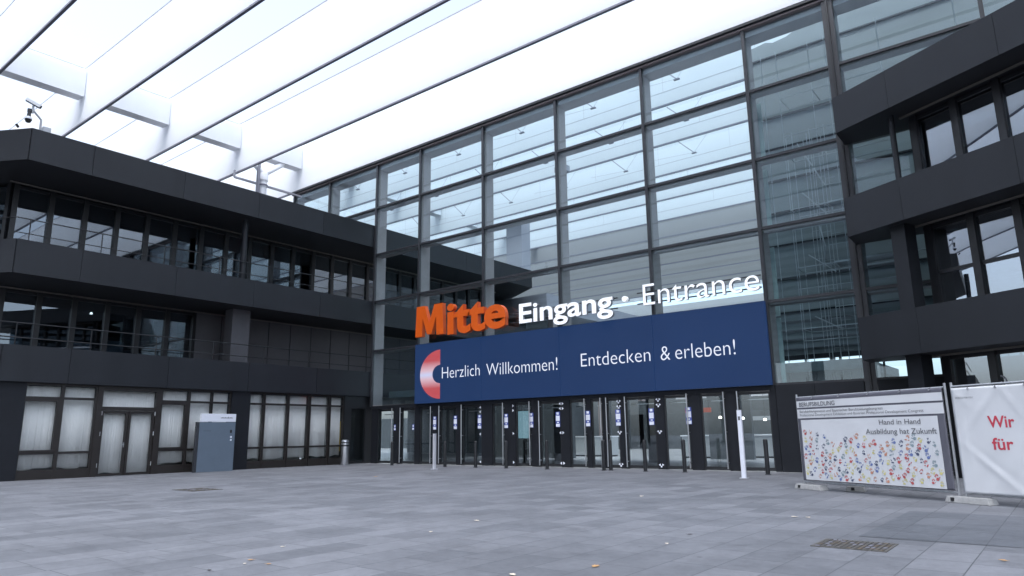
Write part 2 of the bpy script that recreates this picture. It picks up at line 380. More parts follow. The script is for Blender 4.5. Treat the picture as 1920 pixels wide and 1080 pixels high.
# branching column that carries the blades above the left roof
mb = MB(); c = Vector((-32.3, 19.5, 11.4))
mb.lathe(c, [(.2, 0), (.2, 2.2), (.24, 2.22), (.24, 2.36), (.2, 2.38), (.2, 2.9), (.235, 2.92), (.235, 3.05), (.2, 3.07), (.2, 3.25), (.25, 3.27), (.25, 3.6), (.2, 3.7)], 'white', 16)
mb.bar(c+Vector((0, 0, 3.65)), (-32.6, 18.5, 16.1), .16, 'white', 12); mb.bar(c+Vector((0, 0, 3.65)), (-32.6, 20.8, 16.1), .16, 'white', 12)
for z in (2.95, 3.3): mb.lathe(c+Vector((0, 0, z)), [(.245, 0), (.245, .1)], 'bottom', 16)
mb.build('branching_column', can, smooth=True)
mb = MB(); mb.bar((-32.3, 19.2, 11.4), (-32.3, 19.2, 15.6), .1, 'seam', 10); mb.build('drain_pipe', can, smooth=True)
mb = MB(); mb.sqbar((-32.3, 17.85, 14.42), (-32.3, 21.9, 14.42), .05, 'seam'); mb.sqbar((-32.3, 17.85, 14.42), (-32.3, 17.85, 14.8), .04, 'seam'); mb.build('hanging_rail', can)
# struts and plates under the blades inside the hall
for Y in (25.66, 29.4, 33.15):
    for X in (-30.2, -26.3, -22.4, -18.4, -14.5, -10.6):
        mb = MB(); X += (Y-25.66)*-.35
        mb.bar((X-.9, Y-1.5, 15.9), (X, Y-1.5, 15.0), .025, 'seam', 8); mb.box(X-.12, X+.12, Y-1.55, Y-1.45, 14.95, 15.0, 'bottom')
        mb.bar((X, Y-1.5, 15.0), (X+1.1, Y-1.5, 16.2), .007, 'seam', 5); mb.bar((X, Y-1.5, 15.0), (X-2.2, Y-1.5, 15.15), .006, 'seam', 5)
        mb.build('strut', can)
mb = MB(); mb.box(-19.4, -18.7, 28.2, 28.6, 14.45, 14.75, 'seam'); mb.bar((-19.0, 28.4, 14.45), (-19.0, 28.4, 14.3), .04, 'seam'); mb.build('lamp_housing', can)

# ================================================================== GLASS HALL
hall = thing('glass_hall', (-15, 22, 0), 'tall glazed entrance hall with dark mullions and a row of glass doors', 'building')
ZT = [2.6, 5.2, 7.6, 9.95, 12.38, 14.8]
MX = [-33.05, -29.8, -25.95, -22.85, -18.92, -15.0, -11.07, -7.15, -4.42, -.5, 3.43, 7.36]
def mullion(x, z0, z1, big=False):
    mb = MB(); w = .16 if big else .055
    mb.box(x-w, x+w, 21.93, 22.03, z0, z1, 'mull'); mb.box(x-w*.9, x+w*.9, 22.06, 22.62, z0, z1, 'fin' if not big else 'mull')
    if big: mb.box(x-.03, x+.03, 21.87, 21.93, z0, z1, 'frame')
    mb.build('mullion', hall)
for x in MX:
    z0 = 11.5 if x < -26.5 else (2.6 if x < -7 or x > -4 else 0)
    mullion(x, z0, 14.66, abs(x+4.42) < .1)
for i in range(len(MX)-1):
    a, b = MX[i], MX[i+1]
    for z in ZT[:-1]:
        if b < -25.9 and z < 12: continue
        if z == 2.6 and b < -7.1: continue
        mb = MB(); x0, x1 = a+.06, b-.06
        if abs(a+4.42) < .1: x0 = a+.165
        if abs(b+4.42) < .1: x1 = b-.165
        mb.box(x0, x1, 21.945, 22.03, z-.045, z+.045, 'mull'); mb.box(x0, x1, 22.06, 22.42, z-.10, z+.05, 'fin'); mb.build('transom', hall)
    for j in range(len(ZT)-1):
        z0, z1 = ZT[j]+.045, ZT[j+1]-.045
        if b < -25.9:
            if ZT[j+1] < 12: continue
            z0 = max(z0, 11.5)
        if ZT[j] == 2.6 and -22.9 < a < -7.3: continue
        mb = MB(); mb.box(a+.05, b-.05, 22.033, 22.053, z0, min(z1, 14.64), 'glass'); mb.build('glass_pane', hall)
mb = MB()
mb.box(-33.2, 16, 21.9, 22.7, 14.66, 14.72, 'fin'); mb.box(-33.2, 16, 21.86, 22.7, 14.72, 14.775, 'mull'); mb.box(-33.2, 16, 21.80, 21.86, 14.74, 14.84, 'frame')
mb.box(-33.2, 16, 22.06, 22.7, 14.42, 14.655, 'fin')
mb.build('top_beam', hall)
# dark cladding right of the doors
mb = MB()
for a, b in ((-7.09, -5.95), (-5.94, -4.6), (-4.24, -2.6), (-2.59, -.5), (-.49, 3.4), (3.41, 8)): mb.box(a, b, 21.9, 22.1, 0, 2.58, 'clad')
mb.box(-7.06, -4.6, 21.95, 22.04, 2.555, 2.6, 'mull'); mb.build('dark_cladding', hall)
# door front
mb = MB(); mb.box(-25.9, -7.12, 21.93, 22.3, 2.44, 2.6, 'clad'); mb.build('door_header', hall)
# door leaves: (left, right) pairs of glazed leaves between solid frame posts
LEAF = [(-25.45, -24.34, 1), (-23.85, -22.95, 0), (-22.65, -21.87, 1), (-21.42, -20.45, 0), (-20.12, -19.02, 0), (-18.47, -17.83, 1), (-17.28, -16.5, 1), (-16.1, -15.12, 0), (-14.72, -13.98, 1),
        (-13.78, -13.3, 1), (-13.12, -12.62, 0), (-12.36, -11.2, 0), (-10.88, -9.98, 1), (-9.57, -8.72, 1), (-8.33, -7.3, 0)]
edges = [-25.85]+[e for L in LEAF for e in L[:2]]+[-7.12]
for k in range(0, len(edges), 2):
    mb = MB(); mb.box(edges[k], edges[k+1], 21.95, 22.12, 0, 2.44, 'clad'); mb.build('door_post', hall)
for k, (a, b, rh) in enumerate(LEAF):
    d = MB(); d.box(a, a+.05, 21.98, 22.05, 0.02, 2.42, 'frame'); d.box(b-.05, b, 21.98, 22.05, 0.02, 2.42, 'frame')
    d.box(a+.05, b-.05, 21.98, 22.05, 0.02, .12, 'frame'); d.box(a+.05, b-.05, 21.98, 22.05, 2.34, 2.42, 'frame')
    d = d.build('door', hall)
    p = MB(); p.box(a+.05, b-.05, 22.01, 22.022, .12, 2.34, 'doorglass'); p.build('pane', d)
    hx = b-.03 if rh else a+.03
    h = MB(); h.bar((hx, 21.86, .06), (hx, 21.86, 2.46), .022, 'steel', 10)
    for z in (.25, 1.2, 2.25): h.bar((hx, 21.86, z), (hx, 21.99, z), .012, 'steel', 6)
    h.build('handle', d, smooth=True)
    if k % 2 == 0 or k > 6:
        s = MB(); s.sqbar((a+.05, 22.35, 2.2), (b-.05, 22.35, 2.2), .015, 'steel'); s.build('closer_rail', d)
# info stickers on the doors (white cards on blue ground)
for x, small in ((-24.24, 1), (-23.05, 1), (-21.72, 0), (-20.5, 0), (-19.15, 0), (-17.75, 0), (-16.5, 0), (-15.25, 0), (-13.92, 0), (-12.66, 0), (-11.36, 0), (-10.0, 0)):
    s = MB(); w = .085 if not small else .05; z0, z1 = (1.46, 2.02) if not small else (1.46, 1.72)
    s.box(x-w-.015, x+w+.015, 21.948, 21.952-.001, z0, z1, 'stickerblue')
    if small:
        s.box(x-w, x+w, 21.943, 21.947, z0+.02, z0+.10, 'sticker'); s.box(x-w*.7, x+w*.7, 21.943, 21.947, z0+.14, z1-.03, 'sticker')
    else:
        s.box(x-w, x+w, 21.943, 21.947, z0+.01, z0+.12, 'sticker'); s.box(x-w*.4, x+w*.5, 21.943, 21.947, z0+.15, z0+.19, 'sticker')
        s.box(x-w, x+w, 21.943, 21.947, z0+.225, z0+.42, 'sticker'); s.box(x-w*.6, x+w*.6, 21.943, 21.947, z0+.46, z1-.015, 'sticker')
    s.build('info_sticker', hall)
# white arrow marks on the posts
for x, style in ((-19.05, 'l'), (-17.45, 'r'), (-15.08, 'b'), (-12.62, 'y'), (-11.08, 'y')):
    s = MB()
    for z in (2.32, 2.14, 1.25, .15):
        def tri(dx, w, hh): s.hexa([(x+dx, 21.946, z-hh), (x+dx+w, 21.946, z), (x+dx, 21.946, z+hh)][::(1 if w > 0 else -1)], [(x+dx, 21.94, z-hh), (x+dx+w, 21.94, z), (x+dx, 21.94, z+hh)][::(1 if w > 0 else -1)], 'sticker')
        if style in 'lb': tri(-.03, -.08, .055)
        if style in 'rb': tri(.03, .08, .055)
        if style == 'y':
            tri(-.03, -.07, .04); tri(.03, .07, .04); s.box(x-.025, x+.025, 21.94, 21.946, z-.085, z-.03, 'sticker')
    s.build('arrow_mark', hall)
# inside: hidden slab added to darken the foyer, rear walls, counters
mb = MB(); mb.box(-25.6, -4.7, 22.75, 28, 3.0, 3.3, 'room'); mb.build('foyer_shade_slab', hall)
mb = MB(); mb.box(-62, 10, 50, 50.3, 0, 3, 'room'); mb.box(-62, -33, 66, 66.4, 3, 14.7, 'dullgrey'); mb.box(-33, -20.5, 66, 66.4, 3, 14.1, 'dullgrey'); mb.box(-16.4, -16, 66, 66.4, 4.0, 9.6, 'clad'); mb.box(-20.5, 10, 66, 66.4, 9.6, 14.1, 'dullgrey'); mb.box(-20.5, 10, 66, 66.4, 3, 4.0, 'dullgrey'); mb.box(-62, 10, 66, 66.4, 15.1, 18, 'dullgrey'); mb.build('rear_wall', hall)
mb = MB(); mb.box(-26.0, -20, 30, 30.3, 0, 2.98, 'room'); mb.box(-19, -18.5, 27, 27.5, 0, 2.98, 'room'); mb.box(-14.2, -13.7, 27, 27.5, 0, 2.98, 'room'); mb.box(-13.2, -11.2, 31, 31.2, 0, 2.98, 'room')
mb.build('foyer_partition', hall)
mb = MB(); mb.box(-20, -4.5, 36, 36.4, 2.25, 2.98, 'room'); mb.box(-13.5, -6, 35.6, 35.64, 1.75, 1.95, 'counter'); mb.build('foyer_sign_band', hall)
# pale strip beside the dark bay
mb = MB()
for z0, z1 in ((2.7, 4.75), (4.82, 7.1), (7.65, 9.8), (10.05, 12.2)): mb.box(-7.3, -6.98, 22.66, 22.72, z0, z1, 'pale')
mb.build('light_panel', hall)

# foyer furniture seen through the doors
def counter(x, y, w, label):
    t = thing('reception_counter', (x, y, 0), label, 'counter', 'counters inside the foyer')
    mb = MB(); mb.box(x-w/2, x+w/2, y, y+.7, .08, 1.02, 'counter'); mb.box(x-w/2+.04, x+w/2-.04, y+.04, y+.66, 0, .08, 'dark'); mb.build('body', t)
    mb = MB(); mb.box(x-w/2-.05, x+w/2+.05, y-.06, y+.76, 1.02, 1.07, 'white'); mb.build('worktop', t); return t
counter(-21, 33, 3, 'pale reception counter furthest left behind the glass doors')
counter(-13.8, 32, 2.4, 'short pale counter in the middle of the foyer behind the doors')
counter(-11.2, 33, 3.4, 'long pale counter behind the right hand glass doors')
t = thing('info_screen', (-17.9, 23.6, 0), 'bright bluish advertising screen standing behind the middle glass doors', 'screen')
mb = MB(); mb.box(-18.45, -17.8, 23.6, 23.7, 1.02, 2.2, 'dark'); mb.box(-18.2, -18.05, 23.62, 23.68, 0, 1.02, 'dark'); mb.box(-18.4, -17.85, 23.55, 23.75, 0, .04, 'dark'); mb.build('housing', t)
mb = MB(); mb.box(-18.42, -17.83, 23.585, 23.598, 1.05, 2.17, 'screen'); mb.build('display', t)
for k, (x, y, z) in enumerate(((-12.2, 30, 1.78), (-11.2, 30, 1.72), (-10.6, 31, 1.66))):
    mb = MB(); mb.lathe((x, y, z), [(.02, .1), (.06, .08), (.07, 0)], 'lamp', 10); mb.bar((x, y, z+.1), (x, y, 3.0), .008, 'dark', 5)
    tag(mb.build('pendant_lamp', loc=(x, y, 3.0)), ['small lit pendant lamp behind the doors left of the slim white post', 'small lit pendant lamp nearest to the slim white post, behind the doors', 'small lit pendant lamp behind the last door on the right'][k], 'lamp', 'pendant lamps in the foyer')
mb = MB(); mb.box(-13.6, -12.4, 29.5, 29.55, 2.05, 2.25, 'redglow'); mb.bar((-13.5, 29.52, 2.25), (-13.5, 29.52, 3.0), .01, 'dark', 5); mb.bar((-12.5, 29.52, 2.25), (-12.5, 29.52, 3.0), .01, 'dark', 5)
tag(mb.build('hanging_sign', loc=(-13, 29.5, 3)), 'dim red glowing panel hanging behind the glass doors', 'sign')
# sheeting and scaffold behind the right glass bay
tb = MB(); random.seed(3)
x = -8.15; tops = []
while x < 8: tops.append((x, 15.65+random.uniform(-.09, .09)+.03*(x+8))); x += random.uniform(.25, .55)
for (xa, za), (xb, zb) in zip(tops, tops[1:]):
    zs = [3.75]
    tb.box(xa, xb, 25.0, 25.03, 3.75, min(za, zb), 'tarp'); tb.hexa([(xa, 25, min(za, zb)), (xb, 25, min(za, zb)), (xb, 25.03, min(za, zb)), (xa, 25.03, min(za, zb))], [(xa, 25, za+.001), (xb, 25, zb+.001), (xb, 25.03, zb+.001), (xa, 25.03, za+.001)], 'tarp')
z = 3.95
while z < 15.2:
    tb.box(-8.13, 8, 24.93, 24.997, z, z+(.04 if z < 5 else .06), 'clad' if z > 5 else 'blind'); z += .32 if z < 5 else 1.22
tb.box(-8.13, 8, 24.9, 25.1, 3.6, 3.75, 'clad')
for x in (-7.0, -5.9, -4.6, -3.0, -1): tb.box(x-.03, x+.03, 25.035, 25.1, 0, 15.5, 'clad')
tag(tb.build('wall_sheeting', loc=(-4, 25, 3.6)), 'dark grey banded sheeting with ragged top edge behind the right glass bay', 'sheeting')
sc = thing('scaffold', (-5.8, 23.5, 0), 'pale tube scaffold standing behind the right glass bay', 'scaffold')
ups = [(-7.0, 23.2), (-6.48, 23.2), (-5.42, 23.2), (-3.3, 23.2), (-1.2, 23.2), (-6.48, 24.2), (-5.42, 24.2), (-3.3, 24.2), (-5.9, 24.2), (-6.1, 24.6), (-5.1, 24.6), (-6.8, 24.6), (-4.9, 23.2), (-2.2, 24.2)]
for x, y in ups:
    mb = MB(); mb.bar((x, y, 0), (x, y, 14.2 if y < 24 else 11.5), .014, 'scaff', 6); mb.build('upright', sc, smooth=True)
for z in (4.0, 4.4, 5.0, 5.7, 6.4, 7.0, 7.7, 8.4, 9.0, 9.7, 10.4, 11.0, 12.4, 13.9):
    mb = MB(); a = -5.42 if z in (5.0, 7.0, 9.0) else -6.48
    mb.bar((a, 23.2, z), (-1.2 if z in (4.4, 6.4, 8.4, 10.4) else -3.3, 23.2, z), .014, 'scaff', 6)
    if z in (4.4, 6.4, 8.4, 10.4, 12.4):
        for x in (-6.48, -5.42, -3.3): mb.bar((x, 23.2, z), (x, 24.2, z), .014, 'scaff', 6)
        mb.bar((-6.48, 24.2, z), (-3.3, 24.2, z), .014, 'scaff', 6)
    mb.build('ledger', sc, smooth=True)
for a, b in (((-5.9, 24.0, 8.3), (-5.55, 23.3, 7.0)), ((-5.55, 23.3, 7.0), (-6.0, 24.0, 5.5)), ((-6.3, 24.1, 7.0), (-5.5, 24.1, 6.3)), ((-6.3, 24.1, 4.9), (-5.5, 24.1, 4.4)), ((-6.3, 24.1, 11), (-5.5, 24.1, 9.2)), ((-6.3, 24.1, 9.2), (-5.5, 24.1, 8.2))):
    mb = MB(); mb.bar(a, b, .022, 'scaff', 6); mb.build('brace', sc, smooth=True)
for k, x in enumerate((-6.3, -6.0, -5.7)):
    mb = MB(); mb.bar((x, 24.9, 3.8), (x, 24.9, 11.4), .012, 'scaff', 5)
    for z in range(4, 12): mb.bar((x, 24.9, z-.1*k), (x+.3, 24.9, z-.1*k), .009, 'scaff', 4)
    mb.build('ladder_frame', sc)
for z in (6.45, 8.45, 10.45):
    mb = MB(); mb.box(-5.35, -3.4, 23.35, 24.05, z, z+.04, 'galv'); mb.build('platform', sc)

# ================================================================== LED SIGN AND LETTERS
led = thing('led_wall', (-15, 21.85, 2.6), 'wide dark blue LED wall reading Herzlich Willkommen and Entdecken & erleben over the doors', 'sign')
LX = [-22.85, -18.93, -15.0, -11.07, -7.15]
for a, b in zip(LX, LX[1:]):
    mb = MB(); mb.box(a+.012, b-.012, 21.80, 21.92, 2.6, 5.21, 'led'); mb.build('led_panel', led)
mb = MB(); mb.box(-22.85, -7.15, 21.925, 22.0, 2.605, 5.2, 'clad'); mb.build('back_frame', led)
ledmap = lambda u, z, d: (u, 21.797, z)
for body, a, b, zb in (('Herzlich', -21.16, -19.0, 3.61), ('Willkommen!', -18.64, -15.1, 3.58), ('Entdecken', -14.04, -11.2, 3.62), ('&', -10.81, -10.46, 3.61), ('erleben!', -10.27, -8.2, 3.61)):
    place_text(body, a, b, zb, .48, ledmap, 'ledtext', 'lettering', led, bold=-.012)
mb = MB(); cz = 3.82; R_, r_ = 1.06, .40; cx = -21.27; n = 40
for k in range(n):
    a0 = math.pi/2+math.pi*k/n; a1 = math.pi/2+math.pi*(k+1)/n
    P = lambda rr, a: (cx+rr*1.16*math.cos(a), 21.797, cz+rr*math.sin(a))
    mb.face([P(R_, a0), P(R_, a1), P(r_, a1), P(r_, a0)], 'emblem')
mb.build('emblem', led, loc=(cx, 21.797, cz))
# raised letters standing on rails above the LED wall
lm = lambda u, z, d: (u, 21.69-d, z)
t = thing('sign_word', (-20.1, 21.7, 5.45), 'big orange raised letters reading Mitte above the blue wall', 'sign lettering', 'raised words over the entrance')
MS = [(0, 0), (.045, 1), (.37, 1), (.565, .40), (.76, 1), (1.085, 1), (1.13, 0), (.855, 0), (.835, .60), (.655, .05), (.475, .05), (.295, .60), (.275, 0)]
mb = MB(); mp_ = [(-22.63+u*1.74/1.13, 5.51+z*1.37) for u, z in MS]; fr_ = [lm(u, z, .1) for u, z in mp_]; bk_ = [lm(u, z, -.1) for u, z in mp_]
mb.face(fr_[::-1], 'orange'); mb.face(bk_, 'orange_side')
for k in range(len(MS)): j = (k+1) % len(MS); mb.face([fr_[k], fr_[j], bk_[j], bk_[k]], 'orange_side')
mb.build('letter', t)
place_text('itte', -20.68, -17.43, 5.50, 1.36, lm, 'orange', 'letter', t, bold=.03, depth=.2, side='orange_side', split=True)
mb = MB()
for z in (5.75, 6.3): mb.sqbar((-22.6, 21.82, z), (-17.6, 21.82, z), .022, 'mull')
mb.build('support_rail', t)
t = thing('sign_word', (-14.7, 21.7, 5.3), 'bold white raised letters reading Eingang above the blue wall', 'sign lettering', 'raised words over the entrance')
place_text('Eingang', -16.77, -12.5, 5.53, .76, lm, 'letterwhite', 'letter', t, bold=.02, depth=.12, side='letterside', split=True)
mb = MB()
for z in (5.62, 6.0): mb.sqbar((-17.3, 21.82, z), (-12.4, 21.82, z), .02, 'mull')
mb.build('support_rail', t)
t = thing('sign_dot', (-11.97, 21.6, 5.87), 'small round white dot between the words Eingang and Entrance', 'sign lettering')
mb = MB(); mb.bar((-11.97, 21.68, 5.87), (-11.97, 21.54, 5.87), .10, 'letterwhite', 20); mb.build('dot', t)
mb = MB(); mb.sqbar((-11.97, 21.68, 5.87), (-11.97, 21.9, 5.87), .02, 'mull'); mb.build('bracket', t)
t = thing('sign_word', (-9.3, 21.7, 5.5), 'thin white raised letters reading Entrance above the blue wall', 'sign lettering', 'raised words over the entrance')
place_text('Entrance', -11.28, -7.21, 5.55, .74, lm, 'letterwhite', 'letter', t, bold=-.006, depth=.10, side='letterside', split=True)
mb = MB()
for z in (5.66, 6.05): mb.sqbar((-11.6, 21.82, z), (-7.2, 21.82, z), .02, 'mull')
mb.build('support_rail', t)

# ================================================================== LEFT BUILDING
LB = thing('office_building', (-29, 14, 0), 'dark three storey building on the left with long projecting bands and curtained ground floor windows', 'building', 'dark office buildings flanking the entrance')
CH = (-.86, -.51); YC = 7.13
def slab(z0, z1, xo, parent, nm, roof=False):
    d = -26.0-xo
    poly = [(xo, YC), (xo, 34.95), (xo-.86*8, 34.95+.51*8), (-40, 39), (-40, YC-.51*9), (xo-.86*9, YC-.51*9)]
    mb = MB(); mb.prism(poly, z0, z1, 'soffit'); s = mb.build('floor_slab', parent)
    # cladding panels, 30 mm proud with 8 mm joints
    mb = MB(); zt = z1+.012
    seg = [YC, 9.07, 12.35, 15.6, 18.9, 22.15, 25.4, 28.7, 31.9, 34.95]
    for a, b in zip(seg, seg[1:]): mb.box(xo+.001, xo+.03, a+.007, b-.007, z0-.012, zt, 'fascia')
    k = 0
    while k < 9:
        o = (xo, YC); dd = CH; nn = (.51, -.86); e = min(k+3.2, 9)
        mb.obox(o, dd, nn, k+.004, e-.004, .001, .03, z0-.012, zt, 'fascia'); k += 3.2
    o = (xo, 34.95); mb.obox(o, (-.86, .51), (.51, .86), .004, 8, .001, .03, z0-.012, zt, 'fascia')
    if roof: mb.prism([(p[0]+(0.02 if p[0] > -30 else 0), p[1]) for p in poly], z1+.013, z1+.03, 'fascia')
    mb.build('fascia_band', parent)
slab(10.37, 11.45, -26.04, LB, 'roof', True); slab(6.53, 7.63, -26.04, LB, 'f2'); slab(3.07, 4.2, -26.04, LB, 'f1')
YS = [7.70]+[7.7+1.165*k for k in range(1, 24)]
GX = -29.0
random.seed(11)
for lev, (z0, z1) in enumerate(((7.63, 10.37), (4.2, 6.53))):
    for k, y in enumerate(YS[:-1]):
        yn = YS[k+1]
        fr = MB(); fr.box(GX-.1, GX+.1, y-.09, y+.09, z0, z1, 'frame')
        for zz in (z0+.06, z1-.1): fr.box(GX-.05, GX+.05, y+.09, yn-.09, zz-.05, zz+.05, 'frame')
        w = fr.build('window', LB)
        p = MB(); p.box(GX-.012, GX+.012, y+.09, yn-.09, z0+.11, z1-.15, 'office_glass'); p.build('pane', w)
        if lev == 1 and (y > 14.6):
            c = MB(); c.box(GX+.13, GX+.15, y+.02, yn-.02, z0+.05, z1-.02, 'blind'); c.build('blind', w)
        elif lev == 1 and k % 3 != 1:
            c = MB(); c.box(GX-.62, GX-.58, y+.3, yn-.2, z0+.02, z0+random.uniform(.5, .9), 'counter'); c.build('cabinet', w)
    # glass corner towards the front, chamfer bays
    for k in range(5):
        o = (GX, 7.6); fr = MB(); fr.obox(o, CH, (.51, -.86), k*1.2, k*1.2+.14, -.1, .1, z0, z1, 'frame')
        w = fr.build('window', LB); p = MB(); p.obox(o, CH, (.51, -.86), k*1.2+.14, k*1.2+1.2, -.012, .012, z0+.1, z1-.12, 'office_glass'); p.build('pane', w)
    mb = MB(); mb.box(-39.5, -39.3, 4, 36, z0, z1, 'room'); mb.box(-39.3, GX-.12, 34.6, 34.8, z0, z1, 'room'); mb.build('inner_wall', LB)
    mb = MB(); mb.box(GX+.30, GX+.36, 7.4, 34.5, z1-.07, z1-.02, 'track'); mb.build('blind_track', LB)
# balcony railings
for zr, zm in ((8.5, None), (5.0, 4.52)):
    mb = MB()
    X = -26.6
    for zz in (zr, zm):
        if zz:
            mb.bar((X, 7.2, zz), (X, 34.5, zz), .022, 'rail', 6); mb.bar((X, 7.2, zz), (X+CH[0]*8, 7.2+CH[1]*8, zz), .022, 'rail', 6)
    if zm is None: mb.bar((X, 7.2, 8.0), (X, 34.5, 8.0), .018, 'rail', 6)
    y = 7.6
    while y < 34: mb.bar((X, y, zr-1.0), (X, y, zr), .02, 'rail', 6); y += 2.25
    mb.build('railing', LB, smooth=True)
# columns and piers
mb = MB(); mb.bar((-26.75, 15.45, 7.63), (-26.75, 15.45, 10.37), .13, 'fascia', 16); mb.build('column', LB, smooth=True)
mb = MB(); mb.bar((-26.75, 6.35, 7.63), (-26.75, 6.35, 10.37), .13, 'fascia', 16); mb.build('column', LB, smooth=True)
mb = MB(); mb.box(-27.6, -27.0, 15.3, 16.1, 4.2, 6.53, 'blind'); mb.build('pier', LB)
mb = MB(); mb.box(-26.95, -26.12, 15.02, 15.83, 0, 3.06, 'clad'); mb.build('pier', LB)
# small ceiling lamps behind the glass
for i, (y, z) in enumerate(((12.55, 7.95), (16.6, 7.95), (18.25, 7.95), (20.2, 7.95), (10.9, 6.05))):
    mb = MB(); mb.lathe((GX-.7, y, z), [(.045, 0), (.05, .05), (.02, .08)], 'lamp', 10); mb.bar((GX-.7, y, z+.08), (GX-.7, y, 10.37 if z > 7 else 6.53), .01, 'dark', 5); mb.build('pendant_lamp', LB)
# ground floor front
PXL = -26.25
mb = MB(); mb.box(-40, PXL+.1, 2.5, 7.96, 0, 3.06, 'clad'); mb.prism([(PXL+.1, 7.0), (PXL+.1, 7.0), (PXL-8, 2.2), (PXL-8, 7.0)], 0, 3.06, 'clad') if False else None
mb.build('ground_floor_wall', LB)
def gf_window(y0, y1, kick=.3, door=False, thick=False, trans=(.82, 2.58)):
    fr = MB(); e = .05
    fr.box(PXL-.06, PXL+.06, y0-e, y0, 0, 3.06, 'gframe'); fr.box(PXL-.06, PXL+.06, y1, y1+e, 0, 3.06, 'gframe')
    fr.box(PXL-.04, PXL+.05, y0, y1, 0, kick, 'gframe'); fr.box(PXL-.04, PXL+.05, y0, y1, 2.98, 3.06, 'gframe')
    for zt in trans: fr.box(PXL-.04, PXL+.045, y0, y1, zt-.04, zt+.04, 'gframe')
    if thick:
        fr.box(PXL-.04, PXL+.07, y1-.1, y1-.001, trans[0]+.04, trans[1]-.04, 'gframe'); fr.box(PXL-.04, PXL+.07, y0, y1-.1, trans[1]-.12, trans[1]-.041, 'gframe'); fr.box(PXL-.04, PXL+.07, y0, y1-.1, trans[0]+.041, trans[0]+.1, 'gframe')
    w = fr.build('window', LB)
    p = MB(); zs = [kick]+list(trans)+[2.98+.04]
    for a, b in zip(zs, zs[1:]): p.box(PXL-.008, PXL+.008, y0, y1, a+(.04 if a != kick else 0), b-.04, 'clear')
    p.build('pane', w); return w
def curtain(y0, y1, z0=.12, z1=3.0, parent=None, seed=0, x=-26.44, amp=.6):
    random.seed(seed); n = max(8, int((y1-y0)/.025)); ph = random.random()*6; a = []
    for k in range(n+1):
        y = y0+(y1-y0)*k/n; d = amp*random.uniform(.9, 1.1)*.012*math.sin(ph+y*34+1.5*math.sin(y*3+ph))+.012*math.sin(ph*2+y*11)+.004*math.sin(y*71); a.append((x+d, y+.004*math.sin(y*90)))
    c = MB()
    sag = [z0+.04*math.sin(ph+3*p[1])+.02*math.sin(9*p[1]) for p in a]
    for k in range(n):
        (xa, ya), (xb, yb) = a[k], a[k+1]
        c.face([(xa, ya, sag[k]), (xb, yb, sag[k+1]), (xb*1.0+.002, yb, z1), (xa+.002, ya, z1)], 'curtain')
    o = c.build('curtain', parent, smooth=True); md = o.modifiers.new('thick', 'SOLIDIFY'); md.thickness = .004
    return o
GF = [(7.99, 8.99, 1), (9.09, 10.05, 0), (12.33, 13.28, 1), (13.38, 14.2, 0), (14.28, 14.98, 0), (15.87, 16.45, 0), (16.57, 17.6, 0), (17.72, 18.66, 0), (18.8, 19.73, 0), (19.87, 20.53, 0)]
for i, (a, b, th) in enumerate(GF):
    w = gf_window(a, b, thick=bool(th))
    zc = .34 if i < 5 else .36
    curtain(a-.05, b+.05, zc, 2.97, w, i+20, amp=(.55, .4, .25, .3, .3, .5, .2, .3, .15, .2)[i])
# double door with fanlight
fr = MB(); fr.box(PXL-.1, PXL+.09, 10.1, 10.28, 0, 3.06, 'gframe'); fr.box(PXL-.1, PXL+.09, 12.1, 12.28, 0, 3.06, 'gframe'); fr.box(PXL-.1, PXL+.08, 10.28, 12.1, 2.22, 2.34, 'gframe'); fr.box(PXL-.1, PXL+.08, 10.28, 12.1, 2.9, 3.06, 'gframe')
dr = fr.build('door', LB)
p = MB(); p.box(PXL-.008, PXL+.008, 10.28, 12.1, 2.34, 2.9, 'clear'); p.build('fanlight', dr)
for (a, b) in ((10.29, 11.18), (11.2, 12.09)):
    lf = MB(); lf.box(PXL-.03, PXL+.05, a, a+.08, .02, 2.2, 'gframe'); lf.box(PXL-.03, PXL+.05, b-.08, b, .02, 2.2, 'gframe'); lf.box(PXL-.03, PXL+.05, a+.08, b-.08, .02, .09, 'gframe'); lf.box(PXL-.03, PXL+.05, a+.08, b-.08, 2.12, 2.2, 'gframe')
    lf.box(PXL-.008, PXL+.008, a+.08, b-.08, .09, 2.12, 'clear'); lf.build('door_leaf', dr)
h = MB(); h.bar((PXL+.05, 11.1, 1.05), (PXL+.11, 11.1, 1.05), .012, 'steel', 8); h.bar((PXL+.11, 11.1, 1.05), (PXL+.11, 10.98, 1.05), .011, 'steel', 8); h.box(PXL+.051, PXL+.058, 11.08, 11.12, .95, 1.12, 'steel'); h.build('handle', dr)
for zz in (.3, 1.35, 2.05):
    h = MB(); h.bar((PXL+.07, 10.29, zz), (PXL+.07, 10.29, zz+.14), .018, 'steel', 8); h.bar((PXL+.07, 12.09, zz), (PXL+.07, 12.09, zz+.14), .018, 'steel', 8); h.build('hinge', dr)
curtain(10.2, 12.2, .06, 2.95, dr, 55, amp=.1)
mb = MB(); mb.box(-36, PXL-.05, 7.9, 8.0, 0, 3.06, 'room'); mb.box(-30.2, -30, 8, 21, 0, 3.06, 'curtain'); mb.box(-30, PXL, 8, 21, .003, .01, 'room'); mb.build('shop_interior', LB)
mb = MB(); mb.box(PXL-.06, PXL+.08, 20.6, 21.0, 0, 3.06, 'frame'); mb.box(PXL-.06, PXL+.08, 21.85, 22.4, 0, 3.06, 'frame'); mb.box(PXL-.06, PXL+.08, 21, 21.85, 2.5, 3.06, 'frame'); mb.box(PXL-.05, PXL+.05, 21, 21.85, 0, .1, 'frame')
w = mb.build('side_door', LB); p = MB(); p.box(PXL-.01, PXL+.01, 21, 21.85, .1, 2.5, 'doorglass'); p.build('pane', w)
